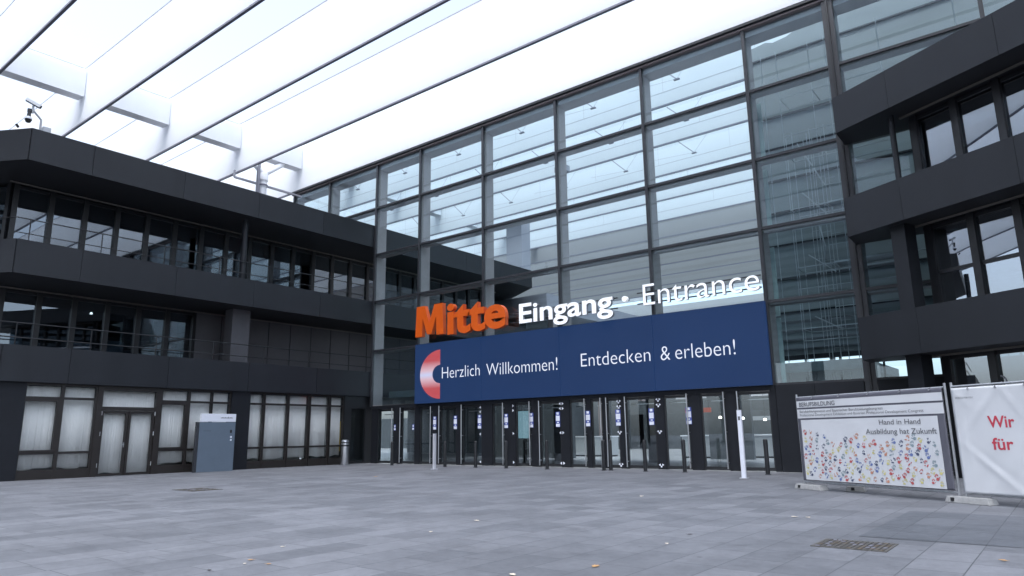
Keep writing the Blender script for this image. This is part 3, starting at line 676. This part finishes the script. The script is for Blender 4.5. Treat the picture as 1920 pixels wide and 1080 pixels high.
mb = MB(); mb.box(-30, -29.8, 21.1, 26, 0, 3.0, 'darkroom'); mb.box(-29.78, -29.7, 22.6, 23.6, .5, 2.0, 'warm'); mb.build('corridor_wall', LB)
# roof posts on the left building
mb = MB(); mb.box(-27.3, -26.06, 34.0, 34.9, 11.5, 14.78, 'seam'); mb.build('roof_pier', LB)
# grey gallery beyond the end of the left building, inside the hall
gal = thing('gallery_block', (-30, 42, 0), 'grey lower gallery block far inside the hall behind the word Eingang', 'building')
mb = MB(); mb.box(-40, -26, 36.5, 60, 9.1, 10.25, 'seam'); mb.build('roof_edge', gal)
mb = MB(); mb.box(-40, -28.5, 37.5, 60, 0, 9.1, 'room'); mb.build('wall', gal)
for y in (38, 44, 50):
    mb = MB(); mb.box(-27, -26.6, y, y+.5, 0, 9.1, 'fin'); mb.build('pillar', gal)

# ================================================================== RIGHT BUILDING
th = math.radians(-27.8); D = (math.cos(th), math.sin(th)); NN = (-math.sin(th), math.cos(th)); P0 = (-4.3, 20.75)
RB = thing('office_building', (0, 20, 0), 'dark building on the right with angled overhanging bands and reflecting windows', 'building', 'dark office buildings flanking the entrance')
q = lambda u, w: (P0[0]+D[0]*u+NN[0]*w, P0[1]+D[1]*u+NN[1]*w)
for z0, z1 in ((9.66, 10.72), (6.53, 7.63), (3.07, 4.2)):
    poly = [P0, q(14, 0), (q(14, 0)[0], 21.84), (-4.3, 21.84)]
    mb = MB(); mb.prism(poly, z0, z1, 'soffit'); mb.build('floor_slab', RB)
    mb = MB(); cuts = [0, 1.72, 4.6, 7.5, 10.6, 14]
    for a, b in zip(cuts, cuts[1:]): mb.obox(P0, D, NN, a+.004, b-.004, -.03, -.001, z0-.012, z1+.012, 'fascia')
    mb.box(-4.332, -4.302, 20.77, 21.84, z0-.012, z1+.012, 'fascia')
    mb.build('fascia_band', RB)
REC = 1.15
US = [1.6, 2.72, 3.82, 4.92, 6.02, 7.12, 8.22, 9.32]
for z0, z1 in ((7.63, 9.66), (4.2, 6.53), (0, 3.07)):
    for a, b in zip(US, US[1:]):
        fr = MB(); fr.obox(P0, D, NN, a-.09, a+.09, REC-.12, REC+.1, z0, z1, 'frame')
        for zz in ((z0+.06, z1-.08) if z0 > 0 else (.06, z1-.08)): fr.obox(P0, D, NN, a+.09, b-.09, REC-.05, REC+.05, zz-.05, zz+.05, 'frame')
        if z0 == 4.2: fr.obox(P0, D, NN, a+.09, b-.09, REC-.05, REC+.05, 5.18, 5.27, 'frame')
        w = fr.build('window', RB)
        p = MB(); p.obox(P0, D, NN, a+.09, b-.09, REC-.012, REC+.012, z0+.11, z1-.13, 'mirror_glass'); p.build('pane', w)
    mb = MB(); a = 1.6; qa = q(a, REC); qb = q(a, 4.0)
    mb.prism([q(1.38, REC+.02), q(1.5, REC+.02), q(1.5, 3), q(1.38, 3)], z0, z1, 'darkroom'); mb.obox(P0, D, NN, 1.55, 11, 3.2, 3.3, z0, z1, 'darkroom'); mb.build('inner_wall', RB)
    mb = MB(); mb.obox(P0, D, NN, 1.4, 13, REC-.38, REC-.32, z1-.06, z1-.012, 'track'); mb.build('blind_track', RB)
mb = MB(); c = q(1.36, .5); mb.bar((*c, 7.63), (*c, 9.66), .075, 'fascia', 16); mb.build('column', RB, smooth=True)
mb = MB(); mb.obox(P0, D, NN, 1.06, 1.47, .3, .72, 4.2, 6.53, 'fascia'); mb.build('pier', RB)
mb = MB(); mb.obox(P0, D, NN, 1.02, 1.45, .3, .72, 0, 3.07, 'clad'); mb.build('pier', RB)
for z in (7.9, 5.5): pass
mb = MB(); mb.obox(P0, D, NN, 1.62, 9, REC-.32, REC-.22, 7.83, 7.95, 'white'); mb.build('sill', RB)
# round prohibition pictogram on the ground floor glass
pm = lambda u, w, z: (*q(u, w), z)
mb = MB(); cu, czz = 2.78, 2.28
for k in range(28):
    a0, a1 = 2*math.pi*k/28, 2*math.pi*(k+1)/28
    mb.face([pm(cu+.17*math.cos(a0), REC-.02, czz+.17*math.sin(a0)), pm(cu+.17*math.cos(a1), REC-.02, czz+.17*math.sin(a1)), pm(cu+.135*math.cos(a1), REC-.02, czz+.135*math.sin(a1)), pm(cu+.135*math.cos(a0), REC-.02, czz+.135*math.sin(a0))], 'seam')
mb.face([pm(cu-.11, REC-.021, czz+.09), pm(cu-.09, REC-.021, czz+.11), pm(cu+.11, REC-.021, czz-.09), pm(cu+.09, REC-.021, czz-.11)], 'seam')
mb.face([pm(cu-.05, REC-.0205, czz-.05), pm(cu+.05, REC-.0205, czz-.05), pm(cu+.04, REC-.0205, czz+.03), pm(cu-.04, REC-.0205, czz+.03)], 'seam')
mb.build('prohibition_sign', RB)

# ================================================================== FENCE PANELS AND BANNERS
FA = (-4.70, 15.79); FD = (.868, -.497); FN = (.497, .868)      # along, and away from the viewer
fq = lambda u, w, z: (FA[0]+FD[0]*u+FN[0]*w, FA[1]+FD[1]*u+FN[1]*w, z)
def fence(u0, u1, label):
    t = thing('mobile_fence', fq((u0+u1)/2, 0, 0), label, 'fence', 'mobile fence panels')
    for u in (u0+.03, u1-.03):
        mb = MB(); mb.bar(fq(u, 0, .06), fq(u, 0, 1.97), .021, 'galv', 10); mb.build('post', t, smooth=True)
    for z in (1.9, .155):
        mb = MB(); mb.bar(fq(u0+.03, 0, z), fq(u1-.03, 0, z), .019, 'galv', 10); mb.build('rail', t, smooth=True)
    mb = MB(); u = u0+.1
    while u < u1-.05: mb.bar(fq(u, .012, .16), fq(u, .012, 1.9), .002, 'galv', 4); u += .1
    z = .3
    while z < 1.9: mb.bar(fq(u0+.04, .016, z), fq(u1-.04, .016, z), .002, 'galv', 4); z += .2
    mb.build('wire_mesh', t); return t
fence(0, 3.49, 'galvanised mobile fence panel carrying the handprint banner'); fence(3.55, 7.05, 'galvanised mobile fence panel carrying the white Wir für banner, cut by the picture edge')
def foot(u, w, label, half=.36, tilt=0):
    t = MB(); d = (FD[0]*math.cos(tilt)-FD[1]*math.sin(tilt), FD[0]*math.sin(tilt)+FD[1]*math.cos(tilt)); n = (-d[1], d[0]); o = fq(u, w, 0)
    def P(a, b, z): return (o[0]+d[0]*a+n[0]*b, o[1]+d[1]*a+n[1]*b, z)
    h = half
    t.hexa([P(-h, -.12, 0), P(h, -.12, 0), P(h, .12, 0), P(-h, .12, 0)], [P(-h+.03, -.10, .105), P(h-.03, -.10, .105), P(h-.03, .10, .105), P(-h+.03, .10, .105)], 'concrete')
    ob = t.build('concrete_block', loc=o, bevel=.012); tag(ob, label, 'concrete block', 'concrete blocks under the fence')
    h2 = MB()
    for k in (-half+.11,): h2.hexa([P(k, -.122, .03), P(k+.06, -.122, .03), P(k+.06, -.1, .03), P(k, -.1, .03)], [P(k, -.116, .085), P(k+.06, -.116, .085), P(k+.06, -.1, .085), P(k, -.1, .085)], 'dark')
    h2.build('grip_slot', ob)
foot(.2, 0, 'light concrete block under the left end of the handprint fence')
foot(1.02, .35, 'dark shaded block on the ground behind the handprint fence', .18, .6)
foot(3.66, -.02, 'light concrete block under the joint of the two fence panels', .38)
def cloth(u0, u1, z0, z1, w, mat, name, parent, creases, nu=70, nz=44, loc=None, amp=1):
    def disp(u, z):
        d = 0
        for (cu, cz, du, dz, wd, a) in creases:
            L = math.hypot(du, dz); s = ((u-cu)*du+(z-cz)*dz)/L; t_ = ((u-cu)*-dz+(z-cz)*du)/L
            d += a*math.exp(-(t_/wd)**2)*max(0, 1-abs(s)/L)
        return (d+.004*math.sin(7*u+3*z)+.003*math.sin(13*u-9*z))*amp
    mb = MB()
    pts = [[fq(u0+(u1-u0)*i/nu, w-disp(u0+(u1-u0)*i/nu, z0+(z1-z0)*j/nz), z0+(z1-z0)*j/nz) for i in range(nu+1)] for j in range(nz+1)]
    i0 = len(mb.v); k = mb.mi(mat)
    for r in pts: mb.v += [tuple(p) for p in r]
    for j in range(nz):
        for i in range(nu): a = i0+j*(nu+1)+i; mb.f.append((a, a+1, a+nu+2, a+nu+1)); mb.m.append(k)
    o = mb.build(name, parent, smooth=True, loc=loc); md = o.modifiers.new('thick', 'SOLIDIFY'); md.thickness = .002; md.offset = -1
    return o, disp
cr1 = [(.9, 1.6, .12, -.25, .04, .012), (.75, .5, .35, -.6, .05, .010), (2.3, 1.5, .5, .12, .06, .006), (3.1, 1.7, .1, .3, .05, .01), (1.6, 1.3, .3, .5, .08, .006), (2.6, .5, .5, -.2, .07, .006)]
b1 = thing('banner', fq(1.73, -.04, 1), 'banner with colourful handprints and the words Hand in Hand Ausbildung hat Zukunft', 'banner', 'banners tied to the fence')
_, dp = cloth(.06, 3.43, .19, 1.90, -.045, 'bannergrey', 'cloth', b1, cr1, amp=.55)
def onb(off): return lambda u, z, d: fq(u, -.045-dp(u, z)-off, z)
def patch(u0, u1, z0, z1, off, mat, name, parent, nu=60, nz=20, disp=None):
    mb = MB(); k = mb.mi(mat); dd = disp or dp
    for j in range(nz+1):
        for i in range(nu+1):
            u = u0+(u1-u0)*i/nu; z = z0+(z1-z0)*j/nz; mb.v.append(fq(u, -.045-dd(u, z)-off, z))
    for j in range(nz):
        for i in range(nu): a = j*(nu+1)+i; mb.f.append((a, a+1, a+nu+2, a+nu+1)); mb.m.append(k)
    return mb.build(name, parent, smooth=True)
patch(.065, 3.425, 1.68, 1.82, .005, 'banner', 'title_strip', b1, 80, 8); patch(.065, 3.425, 1.46, 1.645, .005, 'banner', 'subtitle_strip', b1, 80, 8)
patch(.14, 3.29, .205, 1.425, .005, 'banner', 'picture', b1, 80, 40)
for body, a, b, zb, cap, bold in (('BERUFSBILDUNG', .14, 1.1, 1.705, .085, .012), ('Berufsbildungsmesse und Bayerischer Berufsbildungskongress', .14, 2.22, 1.575, .05, .0), ('Professional Development Exhibition and Bavarian Professional Development Congress', .14, 3.05, 1.50, .05, -.004),
        ('Hand in Hand', 2.10, 2.96, 1.295, .09, .004), ('Ausbildung hat Zukunft', 1.78, 3.25, 1.125, .095, .004)):
    place_text(body, a, b, zb, cap, onb(.0125), 'greyink', 'lettering', b1, bold=bold)
random.seed(21)
inks = {'hand_red': (.46, .10, .10), 'hand_orange': (.52, .25, .17), 'hand_blue': (.13, .18, .38), 'hand_navy': (.08, .095, .16), 'hand_yellow': (.58, .53, .22), 'hand_slate': (.24, .31, .34)}
for k, c in inks.items(): M[k] = pbr(k, c, .7, var=.25, scale=60)
hp = MB(); pts = []
mapn = onb(.0105)
def blob(cx, cz, rx, rz, rot, mat, n=9):
    ca, sa = math.cos(rot), math.sin(rot)
    hp.face([mapn(cx+ca*rx*math.cos(2*math.pi*k/n)-sa*rz*math.sin(2*math.pi*k/n), cz+sa*rx*math.cos(2*math.pi*k/n)+ca*rz*math.sin(2*math.pi*k/n), 0) for k in range(n)][::1], mat)
tries = 0
while len(pts) < 138 and tries < 9000:
    tries += 1; u = random.uniform(.2, 3.23); zmax = 1.02+.06*math.sin(5*u)+(.10 if u < .8 else 0); z = .25+(zmax-.25)*random.random()**.85
    if any(abs(u-a)**2+(z-b)**2 < .112**2 for a, b in pts): continue
    if z > .95 and random.random() < .45: continue
    pts.append((u, z)); mt = random.choices(list(inks), weights=(24, 16, 13, 13, 22, 12))[0]; s = random.uniform(.95, 1.35); ro = random.uniform(-.7, .7)
    ca, sa = math.cos(ro), math.sin(ro)
    L = lambda a, b: (u+(ca*a-sa*b)*s, z+(sa*a+ca*b)*s)
    if random.random() < .75: blob(*L(0, -.008), .026*s, .022*s, ro, mt)
    else: blob(*L(-.004, -.014), .024*s, .010*s, ro+.5, mt)
    for fa, ln in ((-.55, .044), (-.2, .054), (.1, .056), (.42, .047)):
        if random.random() < .9: blob(*L(math.sin(fa)*ln, math.cos(fa)*ln-.004), .0068*s, .0155*s, ro-fa, mt, 7)
    sg = random.choice((-1, 1)); blob(*L(sg*.036, .004), .0075*s, .0155*s, ro-sg*.9, mt, 7)
hp.build('handprint_pattern', b1)
cr2 = [(4.15, .55, .7, -.62, .045, .020), (4.2, .62, .6, -.5, .03, -.008), (4.1, 1.55, .5, .55, .05, .014), (4.5, 1.7, .3, -.5, .05, .012), (3.75, 1.0, .06, -.9, .05, .012), (5.2, 1.1, .6, .4, .06, .015), (3.7, 1.75, .25, -.3, .05, .012)]
b2 = thing('banner', fq(5.3, -.05, 1), 'plain white creased banner with red words Wir and für at the right picture edge', 'banner', 'banners tied to the fence')
_, dp2 = cloth(3.60, 7.0, .17, 1.87, -.045, 'banner', 'cloth', b2, cr2, 90, 50, amp=.7)
on2 = lambda u, z, d: fq(u, -.045-dp2(u, z)-.004, z)
for body, a, b, zb, cap, mt, bold in (('Wir', 4.15, 4.565, 1.215, .18, 'redink', .018), ('für', 4.17, 4.5, .87, .18, 'redink', .018), ('WE BUILD FOR YOU!', 3.66, 3.96, 1.69, .026, 'greyink', 0)):
    place_text(body, a, b, zb, cap, on2, mt, 'lettering', b2, bold=bold)
# eyelets along the banner edges
for bb, us, z in ((b1, (.5, 1.2, 1.9, 2.6, 3.2), 1.87), (b2, (3.9, 4.35, 4.8, 5.3, 5.8), 1.845)):
    mb = MB()
    for u in us: mb.bar(fq(u, -.066, z), fq(u, -.03, z), .014, 'galv', 8); mb.bar(fq(u, -.07, z+.01), fq(u, 0, z+.05), .004, 'dark', 5)
    mb.build('eyelets', bb)

# ================================================================== PLAZA OBJECTS
def bollard():
    t = thing('bollard', (0, 0, 0), '', 'bollard', 'black bollards before the doors')
    mb = MB(); mb.lathe((0, 0, 0), [(.062, 0), (.062, .93), (.058, .965), (.045, .985), (0.002, .99)], 'black', 18); mb.build('post', t, smooth=True)
    mb = MB(); mb.lathe((0, 0, 0), [(.085, 0), (.085, .012), (.063, .02)], 'black', 18); mb.build('base_ring', t, smooth=True)
    mb = MB(); mb.lathe((0, 0, 0), [(.0635, .80), (.0635, .83)], 'frame', 18); mb.build('band', t, smooth=True)
    return t
bo = bollard()
spots = [(-23.0, 20.7, 'black bollard furthest left, before the first glass doors'), (-19.7, 20.5, 'black bollard just right of the thicker grey post on the left'), (-18.1, 20.5, 'second black bollard right of the grey post on the left'), (-16.6, 20.5, 'third black bollard right of the grey post on the left'),
         (-14.75, 20.5, 'black bollard below the word Willkommen, mid row'), (-12.5, 20.6, 'left black bollard of the close pair below the start of Entdecken'), (-12.33, 20.75, 'right black bollard of the close pair below the start of Entdecken'), (-10.97, 20.6, 'black bollard below the end of the word Entdecken'),
         (-9.65, 20.65, 'black bollard left of the tall slim white post'), (-7.04, 20.45, 'black bollard furthest right, next to the dark wall')]
for k, (x, y, lb) in enumerate(spots):
    o = bo if k == 0 else dup(bo, (x, y, 0)); o.location = (x, y, 0); o['label'] = lb
def slim_post(x, y, h, w, label, panel=False):
    t = thing('slim_post', (x, y, 0), label, 'post', 'slim metal posts before the doors')
    mb = MB(); mb.box(x-w/2, x+w/2, y-.04, y+.04, .015, h, 'alu' if not panel else 'kioskwhite'); mb.build('shaft', t, bevel=.006)
    mb = MB(); mb.box(x-w/2-.04, x+w/2+.04, y-.09, y+.09, 0, .015, 'alu'); mb.build('foot_plate', t)
    mb = MB(); mb.box(x-w/2-.003, x+w/2+.003, y-.043, y+.043, h, h+.012, 'alu'); mb.build('cap', t)
    if panel:
        mb = MB(); mb.box(x-.03, x+.03, y-.045, y-.041, h-.26, h-.16, 'greyink'); mb.build('push_button', t)
slim_post(-18.7, 18.9, 1.27, .11, 'short plain grey slim post left of the door row'); slim_post(-7.05, 18.65, 1.76, .115, 'tall white slim post with a grey button before the right doors', True)
# litter bin
t = thing('litter_bin', (-25.4, 20.1, 0), 'steel cylinder litter bin with dark opening beside the side door', 'litter bin')
mb = MB(); mb.lathe((-25.4, 20.1, 0), [(.16, 0), (.165, .03), (.165, .80)], 'steel', 28); mb.build('body', t, smooth=True)
mb = MB(); mb.lathe((-25.4, 20.1, 0), [(.14, .80), (.14, .86)], 'dark', 28); mb.build('opening', t, smooth=True)
mb = MB(); mb.lathe((-25.4, 20.1, 0), [(.165, .86), (.165, .945), (.15, .955), (.15, .985), (.165, .99), (.165, 1.02), (.15, 1.06), (.09, 1.09), (.01, 1.1)], 'steel', 28); mb.build('hood', t, smooth=True)
mb = MB(); mb.lathe((-25.4, 20.1, 0), [(.1655, .955), (.1655, .985)], 'dark', 28); mb.build('slot', t, smooth=True)
# grey stele
t = thing('info_stele', (-25.5, 14.2, 0), 'flat blue grey stele with white header before the dark pier', 'stele')
mb = MB(); mb.box(-25.62, -25.5, 13.45, 14.88, 0, 1.82, 'kiosk'); mb.build('body', t, bevel=.006)
mb = MB(); mb.box(-25.66, -25.53, 13.36, 13.445, 0, 1.82, 'kioskdark'); mb.build('side_panel', t)
mb = MB(); mb.box(-25.62, -25.5, 13.5, 14.88, 1.835, 2.13, 'kioskwhite'); mb.build('header', t, bevel=.004)
sm = lambda u, z, d: (-25.496, u, z)
place_text('messeplatz', 14.28, 14.78, 1.975, .055, sm, 'greyink', 'lettering', t) if False else None
mb = MB()
for k in range(9): mb.box(-25.499, -25.496, 14.26+k*.055, 14.26+k*.055+.045, 1.965, 1.99+.012*(k % 2), 'greyink')
mb.box(-25.499, -25.496, 14.55, 14.56, 1.95, 2.03, 'greyink'); mb.build('logo_line', t)
mb = MB(); mb.box(-25.4985, -25.49, 14.67, 14.74, 1.42, 1.53, 'dark'); mb.build('card_slot', t)
for z in (1.26, 1.15):
    mb = MB(); mb.bar((-25.499, 14.72, z), (-25.485, 14.72, z), .036, 'sticker', 16); mb.build('button', t)
mb = MB(); mb.box(-25.4985, -25.4965, 13.6, 13.9, 1.49, 1.5, 'kioskdark'); mb.build('seam_line', t)
# drain grates
def grate(pts, label):
    cx = sum(p[0] for p in pts)/4; cy = sum(p[1] for p in pts)/4
    t = thing('drain_cover', (cx, cy, 0), label, 'drain cover', 'drain covers in the paving')
    x0, x1 = min(p[0] for p in pts), max(p[0] for p in pts); y0, y1 = min(p[1] for p in pts), max(p[1] for p in pts)
    mb = MB(); e = .03
    mb.box(x0, x1, y0, y0+e, -.01, .008, 'grate'); mb.box(x0, x1, y1-e, y1, -.01, .008, 'grate'); mb.box(x0, x0+e, y0+e, y1-e, -.01, .008, 'grate'); mb.box(x1-e, x1, y0+e, y1-e, -.01, .008, 'grate'); mb.build('frame', t)
    mb = MB(); mb.box(x0+e, x1-e, y0+e, y1-e, -.01, .004, 'dark')
    random.seed(int(cx*100)); n = 13
    for i in range(n):
        for j in range(9):
            a = x0+e+(x1-x0-2*e)*i/n; b = y0+e+(y1-y0-2*e)*j/9
            mb.box(a+.007, a+(x1-x0-2*e)/n-.007, b+.008, b+(y1-y0-2*e)/9-.008, .0041, .009, random.choice(('grate', 'bottom', 'bark')) if random.random() < .55 else 'grate')
    mb.build('lid', t)
grate([(-2.4, 8.08), (-1.67, 8.08), (-1.67, 8.7), (-2.4, 8.7)], 'speckled iron drain cover in the foreground on the right')
grate([(-17.4, 8.6), (-16.4, 8.6), (-16.4, 9.35), (-17.4, 9.35)], 'dark iron drain cover on the left before the curtained double door')
# fallen leaves
def leaf(x, y, s, mt, label, rot):
    mb = MB(); n = 12; ca, sa = math.cos(rot), math.sin(rot)
    prof = [(0, -.5), (.22, -.3), (.4, -.05), (.26, .05), (.33, .25), (.12, .3), (0, .55), (-.12, .28), (-.35, .26), (-.25, .03), (-.4, -.1), (-.2, -.32)]
    c = (x, y, .006+.12*s); top = []
    for a, b in prof: top.append((x+(ca*a-sa*b)*s, y+(sa*a+ca*b)*s, .008+.18*s*abs(a)+.10*s*max(0, b)))
    for k in range(n): mb.face([(x, y, .006+.03*s), top[k], top[(k+1) % n]], mt)
    mb.bar((x+sa*.5*s, y-ca*.5*s, .008), (x+sa*.75*s, y-ca*.75*s, .012), .006*s+.001, mt, 4)
    o = mb.build('fallen_leaf', loc=(x, y, .006)); md = o.modifiers.new('thick', 'SOLIDIFY'); md.thickness = .002
    tag(o, label, 'leaf', 'fallen leaves on the paving')
LV = [(-3.65, 5.80, 0.09, 'leafa', 'brown dry leaf at the bottom edge right of centre'),
      (-4.04, 5.06, 0.07, 'leafb', 'pale leaf at the bottom edge near the middle'),
      (-3.33, 10.60, 0.10, 'leafb', 'pale leaf piece in front of the handprint fence'),
      (-3.15, 10.63, 0.08, 'leafb', 'smaller pale scrap right of the one before the handprint fence'),
      (-3.81, 8.18, 0.06, 'leafc', 'tiny dark leaf in the open middle of the paving'),
      (-6.78, 12.52, 0.10, 'leafb', 'pale leaf lying nearest the right doors'),
      (-0.71, 8.14, 0.07, 'leafa', 'brown leaf at the lower right picture corner'),
      (-6.68, 4.16, 0.06, 'leafa', 'reddish leaf at the bottom left, by two white scraps'),
      (-6.54, 4.01, 0.04, 'leafb', 'white scrap left of the reddish leaf'),
      (-6.32, 4.13, 0.05, 'leafa', 'thin brown leaf right of the reddish leaf'),
      (-6.63, 6.65, 0.06, 'leafb', 'pale leaf left of the picture middle'),
      (-6.91, 7.85, 0.08, 'leafb', 'pale leaf beyond the middle of the plaza'),
      (-7.17, 4.85, 0.05, 'leafb', 'pale scrap above the reddish leaf'),
      (-6.51, 3.63, 0.05, 'leafc', 'dark leaf at the bottom edge on the left'),
      (-16.99, 14.66, 0.13, 'leafa', 'small brown leaf between steel bin and grey post'),
      (-3.72, 7.39, 0.05, 'leafb', 'white scrap below the tiny dark leaf')]
for k, (x, y, s, mt, lb) in enumerate(LV): leaf(x, y, s, mt, lb, k*1.3)
# security camera mast on the left roof corner
t = thing('security_camera', (-26.3, 7.3, 11.48), 'cctv camera pair on a bent arm at the left roof corner', 'camera')
mb = MB(); mb.bar((-26.3, 7.42, 11.46), (-26.3, 7.42, 11.95), .035, 'galv', 10); mb.bar((-26.3, 7.42, 11.95), (-26.3, 7.14, 12.22), .035, 'galv', 10); mb.bar((-26.3, 7.14, 12.1), (-26.3, 7.14, 12.36), .035, 'galv', 10); mb.build('arm', t, smooth=True)
mb = MB(); mb.lathe((-26.3, 7.05, 11.72), [(.02, 0), (.07, .02), (.10, .09), (.11, .12)], 'dark', 16); mb.lathe((-26.3, 7.05, 11.845), [(.11, 0), (.11, .06), (.06, .10)], 'kioskwhite', 16); mb.lathe((-26.3, 7.05, 11.95), [(.06, 0), (.055, .15), (.065, .16), (.065, .27)], 'mull', 14); mb.build('dome_camera', t, smooth=True)
mb = MB(); a = Vector((-26.35, 6.93, 12.55)); b = Vector((-26.2, 7.32, 12.36)); mb.sqbar(a, b, .055, 'galv'); mb.sqbar(b, b+(b-a).normalized()*.03, .045, 'dark'); mb.bar((-26.3, 7.14, 12.36), (-26.28, 7.12, 12.44), .025, 'galv', 8); mb.build('bullet_camera', t)
mb = MB(); mb.box(-26.4, -26.2, 7.48, 7.72, 11.49, 11.72, 'galv'); mb.build('junction_box', t, bevel=.01)
mb = MB(); mb.bar((-26.35, 6.82, 11.48), (-26.35, 6.74, 11.58), .04, 'dark', 8); mb.build('spotlight', t)

# ================================================================== HALL ACROSS THE SQUARE (added out of view to cut sky light and darken reflections)
oh = thing('added_hall', (0, -40, 0), 'raised dark louvred hall added across the square to cut light, only mirrored in the glass', 'building')
mb = MB(); mb.box(-70, 26, -52, -38, 10.2, 25, 'clad'); mb.build('upper_block', oh)
mb = MB(); z = 10.3
while z < 25: mb.box(-70, 26, -37.99, -37.8, z, z+.5, 'tarp'); z += .9
mb.build('louvre_wall', oh)
for x in range(-66, 27, 11):
    mb = MB(); mb.box(x-.5, x+.5, -39.5, -38.5, 0, 10.2, 'clad'); mb.build('column', oh)

# ================================================================== TREES across the square (seen mirrored in the glass)
def tree(x, y, h, seed, label):
    random.seed(seed); t = thing('street_tree', (x, y, 0), label, 'tree', 'trees across the square behind the viewer')
    mb = MB(); mb.bar((x, y, 0), (x+.1, y, h*.45), .22, 'bark', 9, .14)
    for k in range(7):
        a = k*.9+random.random(); z = h*random.uniform(.3, .5); mb.bar((x+.05, y, z), (x+math.cos(a)*h*.25, y+math.sin(a)*h*.25, z+h*random.uniform(.2, .35)), .09, 'bark', 6, .03)
    mb.build('trunk', t)
    mb = MB(); cl = [(random.gauss(0, h*.15), random.gauss(0, h*.15), h*random.uniform(.42, .92)) for _ in range(26)]
    for _ in range(2600):
        c = random.choice(cl); p = Vector((x+c[0]+random.gauss(0, h*.06), y+c[1]+random.gauss(0, h*.06), c[2]+random.gauss(0, h*.05)))
        d = Vector((random.gauss(0, 1), random.gauss(0, 1), random.gauss(0, 1))).normalized(); e = d.orthogonal(); g_ = d.cross(e); s = h*.016*random.uniform(.6, 1.4)
        mb.face([p-e*s, p+g_*s*.6, p+e*s, p-g_*s*.6], 'foliage')
    mb.build('crown', t)
for k, (x, y, h) in enumerate(((-4, -58, 7.2), (5, -62, 8.5), (13, -57, 7), (21, -64, 9), (-14, -60, 8), (32, -50, 8))): tree(x, y, h, 40+k, ('low leafy tree across the square, right of the nearest hall column', 'tall leafy tree across the square, behind the middle of the raised hall', 'lowest leafy tree across the square, between two taller ones', 'tallest leafy tree across the square, standing furthest back', 'mid sized leafy tree across the square, furthest left of all', 'leafy tree across the square, alone beyond the end of the raised hall')[k])
